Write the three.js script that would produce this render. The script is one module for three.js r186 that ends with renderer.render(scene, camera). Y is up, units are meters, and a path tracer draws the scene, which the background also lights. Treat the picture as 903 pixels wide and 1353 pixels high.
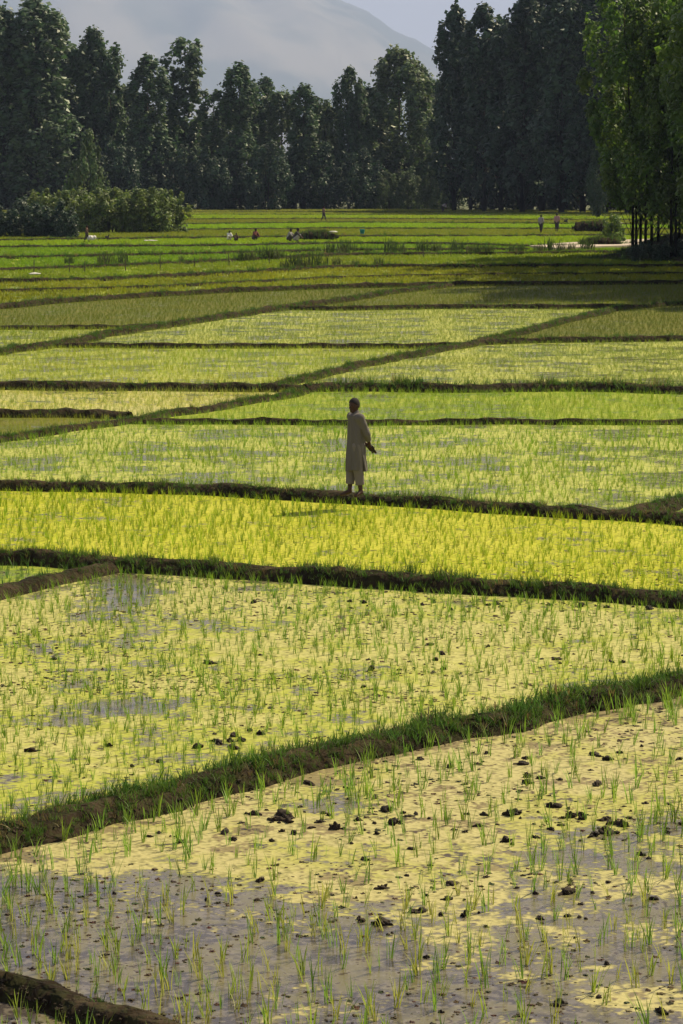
import * as THREE from 'three';
import { mergeGeometries, mergeVertices } from 'three/addons/utils/BufferGeometryUtils.js';

// ---------------------------------------------------------------- camera, sky, sun, exposure
const scene = new THREE.Scene();
const renderer = new THREE.WebGLRenderer({ antialias: true });
renderer.toneMapping = THREE.LinearToneMapping;
renderer.toneMappingExposure = 1.85;
renderer.shadowMap.enabled = true;

const camera = new THREE.PerspectiveCamera(21.285, 903 / 1353, 0.5, 80000);
camera.position.set(0, 5.9, 0);
camera.rotation.set(-0.12449, 0, 0);

const SUN_AZ = 38 * Math.PI / 180, SUN_EL = 48 * Math.PI / 180;      // to the right and somewhat behind the fields
const sunDir = new THREE.Vector3(Math.cos(SUN_AZ) * Math.cos(SUN_EL), Math.sin(SUN_EL), -Math.sin(SUN_AZ) * Math.cos(SUN_EL));
{
  const W = 512, Hh = 256, d = new Float32Array(W * Hh * 4);
  for (let j = 0; j < Hh; j++) for (let i = 0; i < W; i++) {
    const up = ((j + 0.5) / Hh - 0.5) * Math.PI, az = ((i + 0.5) / W - 0.5) * 2 * Math.PI;
    const x = Math.cos(az) * Math.cos(up), y = Math.sin(up), z = Math.sin(az) * Math.cos(up);
    const t = Math.pow(Math.max(0, y), 0.5), c = Math.max(0, x * sunDir.x + y * sunDir.y + z * sunDir.z);
    const glow = 0.2 * Math.pow(c, 6) + 0.3 * Math.pow(c, 40);
    const hz = [0.68, 0.61, 0.62], zn = [0.035, 0.062, 0.135];
    for (let k = 0; k < 3; k++) d[(j * W + i) * 4 + k] = hz[k] + (zn[k] - hz[k]) * t + glow * [1, 0.95, 0.85][k];
    d[(j * W + i) * 4 + 3] = 1;
  }
  const sky = new THREE.DataTexture(d, W, Hh, THREE.RGBAFormat, THREE.FloatType);
  sky.mapping = THREE.EquirectangularReflectionMapping; sky.magFilter = THREE.LinearFilter; sky.needsUpdate = true;
  scene.background = sky; scene.environment = sky;
}
const sun = new THREE.DirectionalLight(new THREE.Color(1, 0.86, 0.58), 5);
sun.name = 'sun';
sun.position.copy(sunDir).multiplyScalar(500).add(new THREE.Vector3(0, 0, -200));
sun.target.position.set(0, 0, -200);
sun.castShadow = true;
Object.assign(sun.shadow.camera, { left: -160, right: 160, top: 260, bottom: -260, near: 10, far: 1200 });
sun.shadow.mapSize.set(4096, 4096);
scene.add(sun, sun.target);
scene.fog = new THREE.FogExp2(new THREE.Color(0.52, 0.66, 1.0), 0.000085);

// ---------------------------------------------------------------- helpers
function rng(seed) { let s = seed >>> 0; return () => { s = (s + 0x6d2b79f5) | 0; let t = Math.imul(s ^ (s >>> 15), 1 | s); t = (t + Math.imul(t ^ (t >>> 7), 61 | t)) ^ t; return ((t ^ (t >>> 14)) >>> 0) / 4294967296; }; }
const lerp = (a, b, t) => a + (b - a) * t, clamp = (x, a = 0, b = 1) => Math.min(b, Math.max(a, x));
const sstep = (a, b, x) => { const t = clamp((x - a) / (b - a)); return t * t * (3 - 2 * t); };
const HASH = new Float32Array(65536); { const r = rng(77); for (let i = 0; i < 65536; i++) HASH[i] = r(); }
const h2 = (x, y, s) => HASH[(Math.imul(x & 0xffff, 0x9e3b) + Math.imul(y & 0xffff, 0x6c97) + s * 7919 + ((x * y) & 255) * 131) & 65535];
function vnoise(x, y, s = 0, px = 0, py = 0) {               // value noise, periodic when px, py are given
  const ix = Math.floor(x), iy = Math.floor(y), fx = x - ix, fy = y - iy, u = fx * fx * (3 - 2 * fx), v = fy * fy * (3 - 2 * fy);
  let x0 = ix, x1 = ix + 1, y0 = iy, y1 = iy + 1;
  if (px) { x0 %= px; if (x0 < 0) x0 += px; x1 = x0 + 1 === px ? 0 : x0 + 1; y0 %= py; if (y0 < 0) y0 += py; y1 = y0 + 1 === py ? 0 : y0 + 1; }
  return lerp(lerp(h2(x0, y0, s), h2(x1, y0, s), u), lerp(h2(x0, y1, s), h2(x1, y1, s), u), v);
}
function fbm(x, y, o, s = 0, px = 0, py = 0) { let a = 0.5, sum = 0, n = 0; for (let i = 0; i < o; i++) { sum += a * vnoise(x, y, s + i * 13, px, py); n += a; a *= 0.5; x *= 2; y *= 2; px *= 2; py *= 2; } return sum / n; }
const used = new Map();
function numbered(n) { const k = used.get(n) || 0; used.set(n, k + 1); return k ? n + '_' + String(k).padStart(3, '0') : n; }
function shadows(o) { o.traverse((c) => { if (c.isMesh) { c.castShadow = true; c.receiveShadow = true; } }); return o; }
function tag(o, label, category, group) { o.userData = { ...o.userData, label, category }; if (group) o.userData.group = group; return o; }
function structure(name, geo, mat, label, category) { const m = new THREE.Mesh(geo, mat); m.name = numbered(name); m.userData = { kind: 'structure', label, category }; scene.add(shadows(m)); return m; }
function thing(name, label, category, group) { const g = new THREE.Group(); g.name = numbered(name); tag(g, label, category, group); scene.add(g); return g; }
function part(name, geo, mat, parent) { const m = new THREE.Mesh(geo, mat); m.name = name; parent.add(shadows(m)); return m; }
const lin2s = (c) => (c <= 0.0031308 ? 12.92 * c : 1.055 * Math.pow(c, 1 / 2.4) - 0.055);
function tex(w, h, fn, srgb) {                                // fn(u, v) -> [r, g, b] linear (colour) or plain value
  const d = new Uint8Array(w * h * 4);
  for (let j = 0; j < h; j++) for (let i = 0; i < w; i++) {
    const c = fn((i + 0.5) / w, (j + 0.5) / h), o = (j * w + i) * 4;
    for (let k = 0; k < 3; k++) d[o + k] = clamp(srgb ? lin2s(c[k]) : c[k]) * 255;
    d[o + 3] = 255;
  }
  const t = new THREE.DataTexture(d, w, h); t.wrapS = t.wrapT = THREE.RepeatWrapping; t.magFilter = THREE.LinearFilter; t.minFilter = THREE.LinearFilter;
  if (srgb) t.colorSpace = THREE.SRGBColorSpace; t.needsUpdate = true; return t;
}
const mix3 = (a, b, t) => [lerp(a[0], b[0], t), lerp(a[1], b[1], t), lerp(a[2], b[2], t)];
const inPoly = (p, x, z) => { let c = false; for (let i = 0, j = p.length - 1; i < p.length; j = i++) { const a = p[i], b = p[j]; if ((a[1] > z) !== (b[1] > z) && x < ((b[0] - a[0]) * (z - a[1])) / (b[1] - a[1]) + a[0]) c = !c; } return c; };
const leafMaterial = (color, through, extra = {}) => new THREE.MeshPhysicalMaterial({ clearcoat: extra.vertexColors ? 0.35 : 0, clearcoatRoughness: 0.4, specularIntensity: extra.vertexColors ? 0.7 : 0.3, color: new THREE.Color(...color), transmission: through, thickness: 0, roughness: 1, ior: 1.3, side: THREE.DoubleSide, ...extra });
const matte = (color, roughness = 0.95, extra = {}) => new THREE.MeshPhysicalMaterial({ color: new THREE.Color(...color), roughness, specularIntensity: 0.35, ...extra });

// ---------------------------------------------------------------- layout in metres (x right, z away from the viewer is negative)
const BANKS = {
  B0: [[-3.75,-20.16],[-2.65,-19.27],[-2.12,-18.9],[-1.7,-18.46],[-1.04,-17.95],[-0.61,-17.63]],
  B1: [[-6.02,-20.05],[-3.37,-23.21],[-3.02,-23.56],[-2.66,-23.96],[-2.24,-24.54],[-1.85,-24.91],[-1.46,-25.48],[-0.9,-26.01],[-0.39,-26.55],[0.07,-27.2],[0.54,-27.68],[1.19,-28.26],[1.6,-28.5],[2.04,-28.99],[2.94,-29.85],[3.93,-30.84],[11.25,-38.19]],
  B2: [[-12.74,-43.24],[-5.18,-40.92],[-3.64,-40.35],[-2.02,-39.73],[-0.56,-38.97],[0.31,-38.68],[1.38,-38.25],[2.01,-37.89],[2.63,-37.68],[3.66,-37.34],[4.68,-36.87],[10.26,-34.78]],
  B2b: [[-3.5,-40.04],[-4.26,-38.75],[-4.77,-37.61],[-8.79,-29.59]],
  B3: [[-15.04,-51.17],[-6.37,-50.43],[-5.1,-50.43],[-3.81,-50.18],[-2.1,-49.58],[-0.71,-48.99],[0.25,-48.42],[1.45,-47.86],[2.5,-47.31],[3.27,-46.98],[4.51,-46.25],[5.76,-45.53],[12.24,-41.63]],
  B3b: [[4.9,-46.25],[5.54,-47.31],[6.1,-48.3],[9.78,-53.98]],
  B4: [[-4.91,-63.76],[-2.69,-63.76],[0.01,-63.56],[4.42,-63.76],[8.0,-63.56],[18.58,-63.56]],
  B4L: [[-12.02,-66.19],[-8.28,-65.77],[-6.44,-65.77],[-5.09,-65.36]],
  B5: [[-9.9,-54.4],[-7.79,-59.22],[-6.68,-61.13],[-5.65,-62.98],[-4.55,-64.95],[-2.88,-68.14],[-1.8,-70.68],[-0.95,-73.16]],
  B6L: [[-21.87,-74.73],[-9.29,-73.94],[-6.18,-73.68],[-2.07,-73.42],[-0.95,-73.16]],
  B6R: [[-0.95,-73.16],[-0.01,-73.68],[3.02,-73.16],[6.12,-73.68],[9.13,-72.65],[20.56,-70.42]],
  B7: [[-1.88,-73.94],[-1.0,-77.22],[-0.01,-80.8],[1.13,-84.05],[2.39,-87.21],[4.51,-93.02],[6.6,-99.65],[8.93,-107.84],[11.94,-116.84],[15.22,-121.57],[44.68,-153.88]],
  B8L: [[-9.6,-91.79],[-5.75,-91.39],[0.01,-91.39],[3.26,-91.39],[4.17,-91.79]],
  B8R: [[4.51,-93.02],[6.51,-94.27],[11.98,-95.56],[29.02,-99.69]],
  B9: [[-13.95,-76.94],[-11.08,-88.31],[-9.64,-92.2],[-8.26,-98.71],[-5.94,-106.21],[-3.24,-114.92],[-0.02,-123.72],[2.71,-133.11],[5.57,-140.2]],
  B10: [[-28.82,-98.71],[-12.79,-102.07],[-7.34,-103.08]],
  B11: [[-2.48,-116.84],[-0.02,-116.2],[3.21,-117.49],[6.5,-118.15],[12.01,-117.49]],
  B12: [[-30.09,-103.08],[-14.71,-117.49],[-12.84,-122.99],[-8.99,-129.03],[-5.25,-133.96],[0.02,-138.36],[5.61,-141.14],[9.78,-142.09],[43.01,-148.08]],
  C1: [[-28.62,-137.45],[-18.14,-145.03],[-13.3,-147.05],[-8.56,-153.48],[0.02,-166.83],[10.45,-168.16],[21.02,-168.16],[34.84,-168.16]],
  C1b: [[-26.88,-129.03],[-16.76,-133.96],[-9.64,-138.36],[0.02,-151.27],[10.72,-155.74],[32.76,-158.08]],
  C2: [[-31.71,-152.37],[-20.22,-161.72],[-14.04,-168.16],[-7.47,-178.1],[0.03,-190.98],[13.37,-194.5],[20.75,-198.15],[41.03,-198.15]],
  C3: [[-43.21,-207.9],[-26.22,-209.97],[-17.1,-212.07],[-8.98,-214.22],[0.03,-220.94],[8.98,-218.65],[15.16,-212.07],[19.46,-214.22],[24.1,-218.65],[46.7,-225.66]],
  C3b: [[-37.67,-181.15],[-23.03,-184.32],[-13.29,-190.98],[0.03,-201.94],[14.01,-203.89]],
  C4: [[-47.4,-228.09],[-28.79,-230.58],[-14.6,-238.37],[0.03,-243.87],[31.16,-249.63],[52.26,-252.61]],
  C5: [[-54.42,-261.99],[-16.66,-272.09],[0.04,-279.27],[34.39,-275.64],[57.02,-275.64]],
  C6: [[-60.38,-290.78],[-20.78,-298.99],[-0.13,-312.21],[37.3,-298.99],[61.83,-298.99]],
  C7: [[-67.81,-326.66],[-23.05,-331.77],[-0.14,-337.05],[40.74,-326.66],[67.54,-326.66]],
  C8: [[-74.71,-359.95],[-25.43,-366.17],[-0.15,-366.17],[44.14,-353.94],[73.17,-353.94]],
  C9: [[-81.63,-393.35],[-0.16,-393.35],[47.29,-379.27],[78.4,-379.27]]
};
const FIELDS = {
  F1: [[-6.11,-20.33],[-3.42,-23.53],[-3.06,-23.89],[-2.7,-24.29],[-2.27,-24.88],[-1.87,-25.25],[-1.48,-25.83],[-0.91,-26.36],[-0.39,-26.92],[0.07,-27.57],[0.54,-28.06],[1.2,-28.65],[1.62,-28.89],[2.06,-29.39],[2.98,-30.26],[3.98,-31.27],[11.4,-38.72],[5.36,-16.19],[-5.37,-16.19]],
  F2: [[-3.55,-40.59],[-2.05,-40.27],[-0.57,-39.51],[0.31,-39.21],[1.4,-38.77],[2.03,-38.41],[2.67,-38.2],[3.71,-37.85],[4.74,-37.38],[10.4,-35.26],[11.4,-38.72],[3.98,-31.27],[2.98,-30.26],[2.06,-29.39],[1.62,-28.89],[1.2,-28.65],[0.54,-28.06],[0.07,-27.57],[-0.39,-26.92],[-0.91,-26.36],[-1.48,-25.83],[-1.87,-25.25],[-2.27,-24.88],[-2.7,-24.29],[-3.06,-23.89],[-3.42,-23.53],[-6.11,-20.33],[-8.91,-29.99],[-4.84,-38.13],[-4.32,-39.29]],
  F2b: [[-12.92,-43.83],[-5.25,-41.48],[-3.69,-40.91],[-3.55,-40.59],[-4.32,-39.29],[-4.84,-38.13],[-8.91,-29.99]],
  F3: [[-15.25,-51.88],[-6.45,-51.12],[-5.17,-51.12],[-3.86,-50.87],[-2.13,-50.26],[-0.72,-49.66],[0.25,-49.08],[1.47,-48.51],[2.53,-47.96],[3.31,-47.63],[4.57,-46.88],[5.84,-46.16],[12.41,-42.2],[10.4,-35.26],[4.74,-37.38],[3.71,-37.85],[2.67,-38.2],[2.03,-38.41],[1.4,-38.77],[0.31,-39.21],[-0.57,-39.51],[-2.05,-40.27],[-3.69,-40.91],[-5.25,-41.48],[-12.92,-43.83]],
  F3b: [[4.97,-46.88],[5.62,-47.96],[6.19,-48.97],[9.91,-54.72],[12.41,-42.2],[5.84,-46.16]],
  F4: [[-10.04,-55.15],[-7.9,-60.03],[-6.77,-61.97],[-5.72,-63.85],[-4.98,-64.63],[-2.73,-64.63],[0.01,-64.44],[4.48,-64.63],[8.11,-64.44],[18.84,-64.44],[9.91,-54.72],[6.19,-48.97],[5.62,-47.96],[4.97,-46.88],[3.31,-47.63],[2.53,-47.96],[1.47,-48.51],[0.25,-49.08],[-0.72,-49.66],[-2.13,-50.26],[-3.86,-50.87],[-5.17,-51.12],[-6.45,-51.12],[-15.25,-51.88]],
  F5a: [[-5.25,-64.63],[-4.62,-65.84],[-2.92,-69.08],[-1.83,-71.65],[-0.96,-74.17],[-0.01,-74.69],[3.07,-74.17],[6.21,-74.69],[9.26,-73.65],[20.84,-71.39],[18.84,-64.44],[8.11,-64.44],[4.48,-64.63],[0.01,-64.44],[-2.73,-64.63],[-4.98,-64.63]],
  F5b: [[-22.17,-75.76],[-9.42,-74.96],[-6.27,-74.69],[-2.1,-74.43],[-0.96,-74.17],[-1.83,-71.65],[-2.92,-69.08],[-4.62,-65.84],[-5.72,-63.85],[-5.16,-66.26],[-6.53,-66.68],[-8.39,-66.68],[-12.18,-67.1]],
  F5c: [[-12.18,-67.1],[-8.39,-66.68],[-6.53,-66.68],[-5.16,-66.26],[-5.72,-63.85],[-6.77,-61.97],[-7.9,-60.03],[-10.04,-55.15]],
  F6a: [[-14.14,-77.99],[-11.23,-89.52],[-9.73,-93.06],[-5.83,-92.65],[0.01,-92.65],[3.31,-92.65],[4.23,-93.06],[4.57,-94.3],[2.42,-88.4],[1.15,-85.21],[-0.01,-81.92],[-1.01,-78.28],[-1.91,-74.96],[-2.1,-74.43],[-6.27,-74.69],[-9.42,-74.96],[-22.17,-75.76]],
  F6b: [[-1.91,-74.96],[-1.01,-78.28],[-0.01,-81.92],[1.15,-85.21],[2.42,-88.4],[4.57,-94.3],[6.6,-95.57],[12.15,-96.88],[29.42,-101.06],[20.84,-71.39],[9.26,-73.65],[6.21,-74.69],[3.07,-74.17],[-0.01,-74.69],[-0.96,-74.17]],
  F7a: [[-9.78,-93.47],[-8.38,-100.07],[-6.02,-107.67],[-3.28,-116.5],[-2.51,-118.45],[-0.02,-117.79],[3.25,-119.11],[6.59,-119.78],[12.17,-119.11],[12.11,-118.45],[9.06,-109.33],[6.69,-101.02],[4.57,-94.3],[4.23,-93.06],[3.31,-92.65],[0.01,-92.65],[-5.83,-92.65],[-9.73,-93.06]],
  F7b: [[4.57,-94.3],[6.69,-101.02],[9.06,-109.33],[12.11,-118.45],[15.43,-123.24],[45.3,-156.0],[29.42,-101.06],[12.15,-96.88],[6.6,-95.57]],
  F7c: [[-29.22,-100.07],[-12.97,-103.48],[-7.44,-104.49],[-8.38,-100.07],[-9.78,-93.47],[-11.23,-89.52],[-14.14,-77.99]],
  F8a: [[-30.5,-104.49],[-14.91,-119.11],[-13.02,-124.68],[-9.12,-130.8],[-5.33,-135.8],[0.02,-140.26],[5.69,-143.08],[5.65,-142.13],[2.75,-134.94],[-0.02,-125.42],[-3.28,-116.5],[-6.02,-107.67],[-8.38,-100.07],[-7.44,-104.49],[-12.97,-103.48],[-29.22,-100.07]],
  F8b: [[-3.28,-116.5],[-0.02,-125.42],[2.75,-134.94],[5.65,-142.13],[9.92,-144.04],[43.6,-150.12],[45.3,-156.0],[15.43,-123.24],[12.11,-118.45],[12.17,-119.11],[6.59,-119.78],[3.25,-119.11],[-0.02,-117.79],[-2.51,-118.45]],
  F9: [[-29.02,-139.34],[-18.39,-147.02],[-13.48,-149.07],[-8.68,-155.58],[0.02,-169.12],[10.59,-170.47],[21.31,-170.47],[35.32,-170.47],[46.53,-160.25],[43.6,-150.12],[9.92,-144.04],[5.69,-143.08],[0.02,-140.26],[-5.33,-135.8],[-9.12,-130.8],[-13.02,-124.68],[-14.91,-119.11],[-30.5,-104.49],[-21.9,-105.01]],
  F10: [[-32.15,-154.46],[-20.49,-163.94],[-14.23,-170.47],[-7.57,-180.54],[0.03,-193.61],[13.56,-197.18],[21.03,-200.87],[41.59,-200.87],[35.32,-170.47],[21.31,-170.47],[10.59,-170.47],[0.02,-169.12],[-8.68,-155.58],[-13.48,-149.07],[-18.39,-147.02],[-29.02,-139.34]],
  F11: [[-43.81,-210.76],[-26.58,-212.85],[-17.33,-214.99],[-9.1,-217.17],[0.03,-223.98],[9.1,-221.66],[15.37,-214.99],[19.73,-217.17],[24.43,-221.66],[47.35,-228.76],[41.59,-200.87],[21.03,-200.87],[13.56,-197.18],[0.03,-193.61],[-7.57,-180.54],[-14.23,-170.47],[-20.49,-163.94],[-32.15,-154.46]],
  F12: [[-48.05,-231.23],[-29.18,-233.75],[-14.8,-241.65],[0.03,-247.22],[31.58,-253.06],[52.98,-256.08],[47.35,-228.76],[24.43,-221.66],[19.73,-217.17],[15.37,-214.99],[9.1,-221.66],[0.03,-223.98],[-9.1,-217.17],[-17.33,-214.99],[-26.58,-212.85],[-43.81,-210.76]],
  F13: [[-55.17,-265.59],[-16.89,-275.83],[0.04,-283.11],[34.87,-279.43],[57.8,-279.43],[52.98,-256.08],[31.58,-253.06],[0.03,-247.22],[-14.8,-241.65],[-29.18,-233.75],[-48.05,-231.23]],
  F14: [[-61.21,-294.78],[-21.06,-303.1],[-0.13,-316.51],[37.81,-303.1],[62.68,-303.1],[57.8,-279.43],[34.87,-279.43],[0.04,-283.11],[-16.89,-275.83],[-55.17,-265.59]],
  F15: [[-68.75,-331.15],[-23.37,-336.33],[-0.14,-341.68],[41.3,-331.15],[68.47,-331.15],[62.68,-303.1],[37.81,-303.1],[-0.13,-316.51],[-21.06,-303.1],[-61.21,-294.78]],
  F16: [[-75.74,-364.9],[-25.78,-371.2],[-0.15,-371.2],[44.74,-358.81],[74.18,-358.81],[68.47,-331.15],[41.3,-331.15],[-0.14,-341.68],[-23.37,-336.33],[-68.75,-331.15]],
  F17: [[-82.75,-398.75],[-0.17,-398.75],[47.94,-384.49],[79.47,-384.49],[74.18,-358.81],[44.74,-358.81],[-0.15,-371.2],[-25.78,-371.2],[-75.74,-364.9]],
  F18: [[-87.62,-422.25],[-0.17,-422.25],[50.65,-406.29],[83.97,-406.29],[79.47,-384.49],[47.94,-384.49],[-0.17,-398.75],[-82.75,-398.75]]
};

// every bank: [half width, height, tufts of grass per metre, grass height, lumpiness]
const BANKDATA = {
  B0: [0.22, 0.13, 14, 0.10, 1.6], B1: [0.30, 0.17, 230, 0.14, 1], B2: [0.26, 0.2, 190, 0.13, 1.2], B2b: [0.24, 0.15, 40, 0.12, 1.2],
  B3: [0.26, 0.18, 140, 0.11, 1.2], B3b: [0.3, 0.17, 70, 0.12, 1], B4: [0.15, 0.13, 22, 0.08, 1.4], B4L: [0.32, 0.19, 26, 0.1, 1.4], B5: [0.22, 0.13, 130, 0.12, 1.7],
  B6L: [0.3, 0.22, 70, 0.12, 1], B6R: [0.34, 0.22, 110, 0.2, 1], B7: [0.22, 0.16, 120, 0.12, 1.7], B8L: [0.22, 0.17, 40, 0.1, 1.4], B8R: [0.28, 0.19, 60, 0.14, 1],
  B9: [0.27, 0.19, 120, 0.13, 1.7], B10: [0.22, 0.16, 25, 0.1, 1], B11: [0.28, 0.2, 40, 0.14, 1], B12: [0.3, 0.22, 45, 0.16, 1],
  C1: [0.35, 0.22, 60, 0.2, 1.3], C1b: [0.25, 0.15, 40, 0.16, 1.3], C2: [0.35, 0.22, 55, 0.22, 1.3], C3: [0.45, 0.22, 45, 0.22, 1.3], C3b: [0.35, 0.2, 45, 0.28, 1.3], C4: [0.45, 0.22, 40, 0.22, 1.3], C5: [0.45, 0.2, 34, 0.22, 1.3], C6: [0.45, 0.2, 30, 0.22, 1.3],
  C7: [0.45, 0.18, 26, 0.22, 1.3], C8: [0.45, 0.18, 22, 0.22, 1.3], C9: [0.45, 0.18, 20, 0.22, 1.3],
};
function resample(line, step) {
  const out = [];
  for (let i = 0; i + 1 < line.length; i++) {
    const [ax, az] = line[i], [bx, bz] = line[i + 1], n = Math.max(1, Math.ceil(Math.hypot(bx - ax, bz - az) / step));
    for (let k = 0; k < n; k++) out.push([lerp(ax, bx, k / n), lerp(az, bz, k / n)]);
  }
  out.push(line[line.length - 1]);
  for (let pass = 0; pass < 3; pass++) for (let i = 1; i + 1 < out.length; i++) out[i] = [(out[i - 1][0] + 2 * out[i][0] + out[i + 1][0]) / 4, (out[i - 1][1] + 2 * out[i][1] + out[i + 1][1]) / 4];
  return out;
}
const LINES = {};
for (const k in BANKS) LINES[k] = resample(BANKS[k], Math.min(2.5, 0.07 * Math.abs(BANKS[k][0][1]) / 20));
function lineDistance(L, x, z) {
  let best = 9;
  for (let i = 0; i + 1 < L.length; i++) { const [ax, az] = L[i], ux = L[i + 1][0] - ax, uz = L[i + 1][1] - az, t = clamp(((x - ax) * ux + (z - az) * uz) / (ux * ux + uz * uz)); best = Math.min(best, Math.hypot(x - ax - t * ux, z - az - t * uz)); }
  return best;
}
function bankDistance(x, z, reach) {                          // signed room to the nearest bank's foot
  let best = 9;
  for (const k in BANKS) {
    const L = BANKS[k], w = BANKDATA[k][0];
    for (let i = 0; i + 1 < L.length; i++) {
      const [ax, az] = L[i], [bx, bz] = L[i + 1];
      if (z < Math.min(az, bz) - reach || z > Math.max(az, bz) + reach || x < Math.min(ax, bx) - reach || x > Math.max(ax, bx) + reach) continue;
      const ux = bx - ax, uz = bz - az, t = clamp(((x - ax) * ux + (z - az) * uz) / (ux * ux + uz * uz)), d = Math.hypot(x - ax - t * ux, z - az - t * uz) - w;
      if (d < best) best = d;
    }
  }
  return best;
}

// ---------------------------------------------------------------- ground, mountain
{
  const soil = tex(512, 512, (u, v) => { const n = fbm(u * 8, v * 8, 5, 3, 8, 8), m = fbm(u * 32, v * 32, 3, 9, 32, 32); return mix3(mix3([0.035, 0.05, 0.012], [0.075, 0.09, 0.025], n), [0.07, 0.055, 0.03], sstep(0.55, 0.7, m) * 0.6); }, true);
  soil.repeat.set(1 / 9, 1 / 9);
  const g = new THREE.PlaneGeometry(28000, 28000, 60, 60).rotateX(-Math.PI / 2).translate(0, -0.12, -11000);
  const p = g.attributes.position, uv = g.attributes.uv; for (let i = 0; i < p.count; i++) uv.setXY(i, p.getX(i), p.getZ(i));
  structure('ground', g, new THREE.MeshStandardMaterial({ map: soil, roughness: 1 }), 'flat valley floor of dark soil and weeds', 'ground');
}
{
  // a long ridge across the valley, rising above the trees and falling away to the right
  const NX = 220, NZ = 60, pos = [], idx = [];
  const crest = [[-3000, 330], [-1200, 380], [-400, 375], [-150, 335], [-60, 300], [0, 274], [40, 254], [85, 222], [125, 206], [160, 190], [260, 150], [420, 118], [800, 90], [3000, 60]];
  const crestAt = (x) => { for (let i = 0; i + 1 < crest.length; i++) if (x <= crest[i + 1][0]) return lerp(crest[i][1], crest[i + 1][1], (x - crest[i][0]) / (crest[i + 1][0] - crest[i][0])); return 60; };
  for (let j = 0; j <= NZ; j++) for (let i = 0; i <= NX; i++) {
    const u = (i / NX) * 2 - 1, x = Math.sign(u) * Math.pow(Math.abs(u), 1.7) * 3000, t = j / NZ, z = -3100 - t * 2400;
    const rise = t < 0.58 ? Math.pow(Math.sin((t / 0.58) * Math.PI / 2), 1.3) : 1 - (t - 0.58) * 0.9;
    const spur = (Math.abs(fbm(x / 260 + t * 1.5, t * 4, 5, 21) - 0.5) * 2 - 0.25) * 70 * Math.sin(Math.min(1, t / 0.58) * Math.PI) + (fbm(x / 40, t * 14, 4, 5) - 0.5) * 12;
    pos.push(x, Math.max(-2, crestAt(x) * rise + spur * (t < 0.58 ? 1 : 0.5)), z);
  }
  for (let j = 0; j < NZ; j++) for (let i = 0; i < NX; i++) { const a = j * (NX + 1) + i, b = a + 1, c = a + NX + 1, e = c + 1; idx.push(a, b, c, b, e, c); }
  const g = new THREE.BufferGeometry(); g.setAttribute('position', new THREE.Float32BufferAttribute(pos, 3)); g.setIndex(idx); g.computeVertexNormals();
  const uv = []; for (let i = 0; i < pos.length; i += 3) uv.push(pos[i], pos[i + 2] + pos[i + 1]); g.setAttribute('uv', new THREE.Float32BufferAttribute(uv, 2));
  const scrub = tex(512, 512, (u, v) => mix3([0.045, 0.055, 0.03], [0.22, 0.19, 0.14], sstep(0.35, 0.7, fbm(u * 6, v * 6, 6, 31, 6, 6))), true); scrub.repeat.set(1 / 700, 1 / 700);
  g.scale(4.4, 4.4, 4.4);
  structure('mountain', g, new THREE.MeshStandardMaterial({ map: scrub, roughness: 1 }), 'hazy blue mountain ridge beyond the trees', 'mountain');
}

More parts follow.
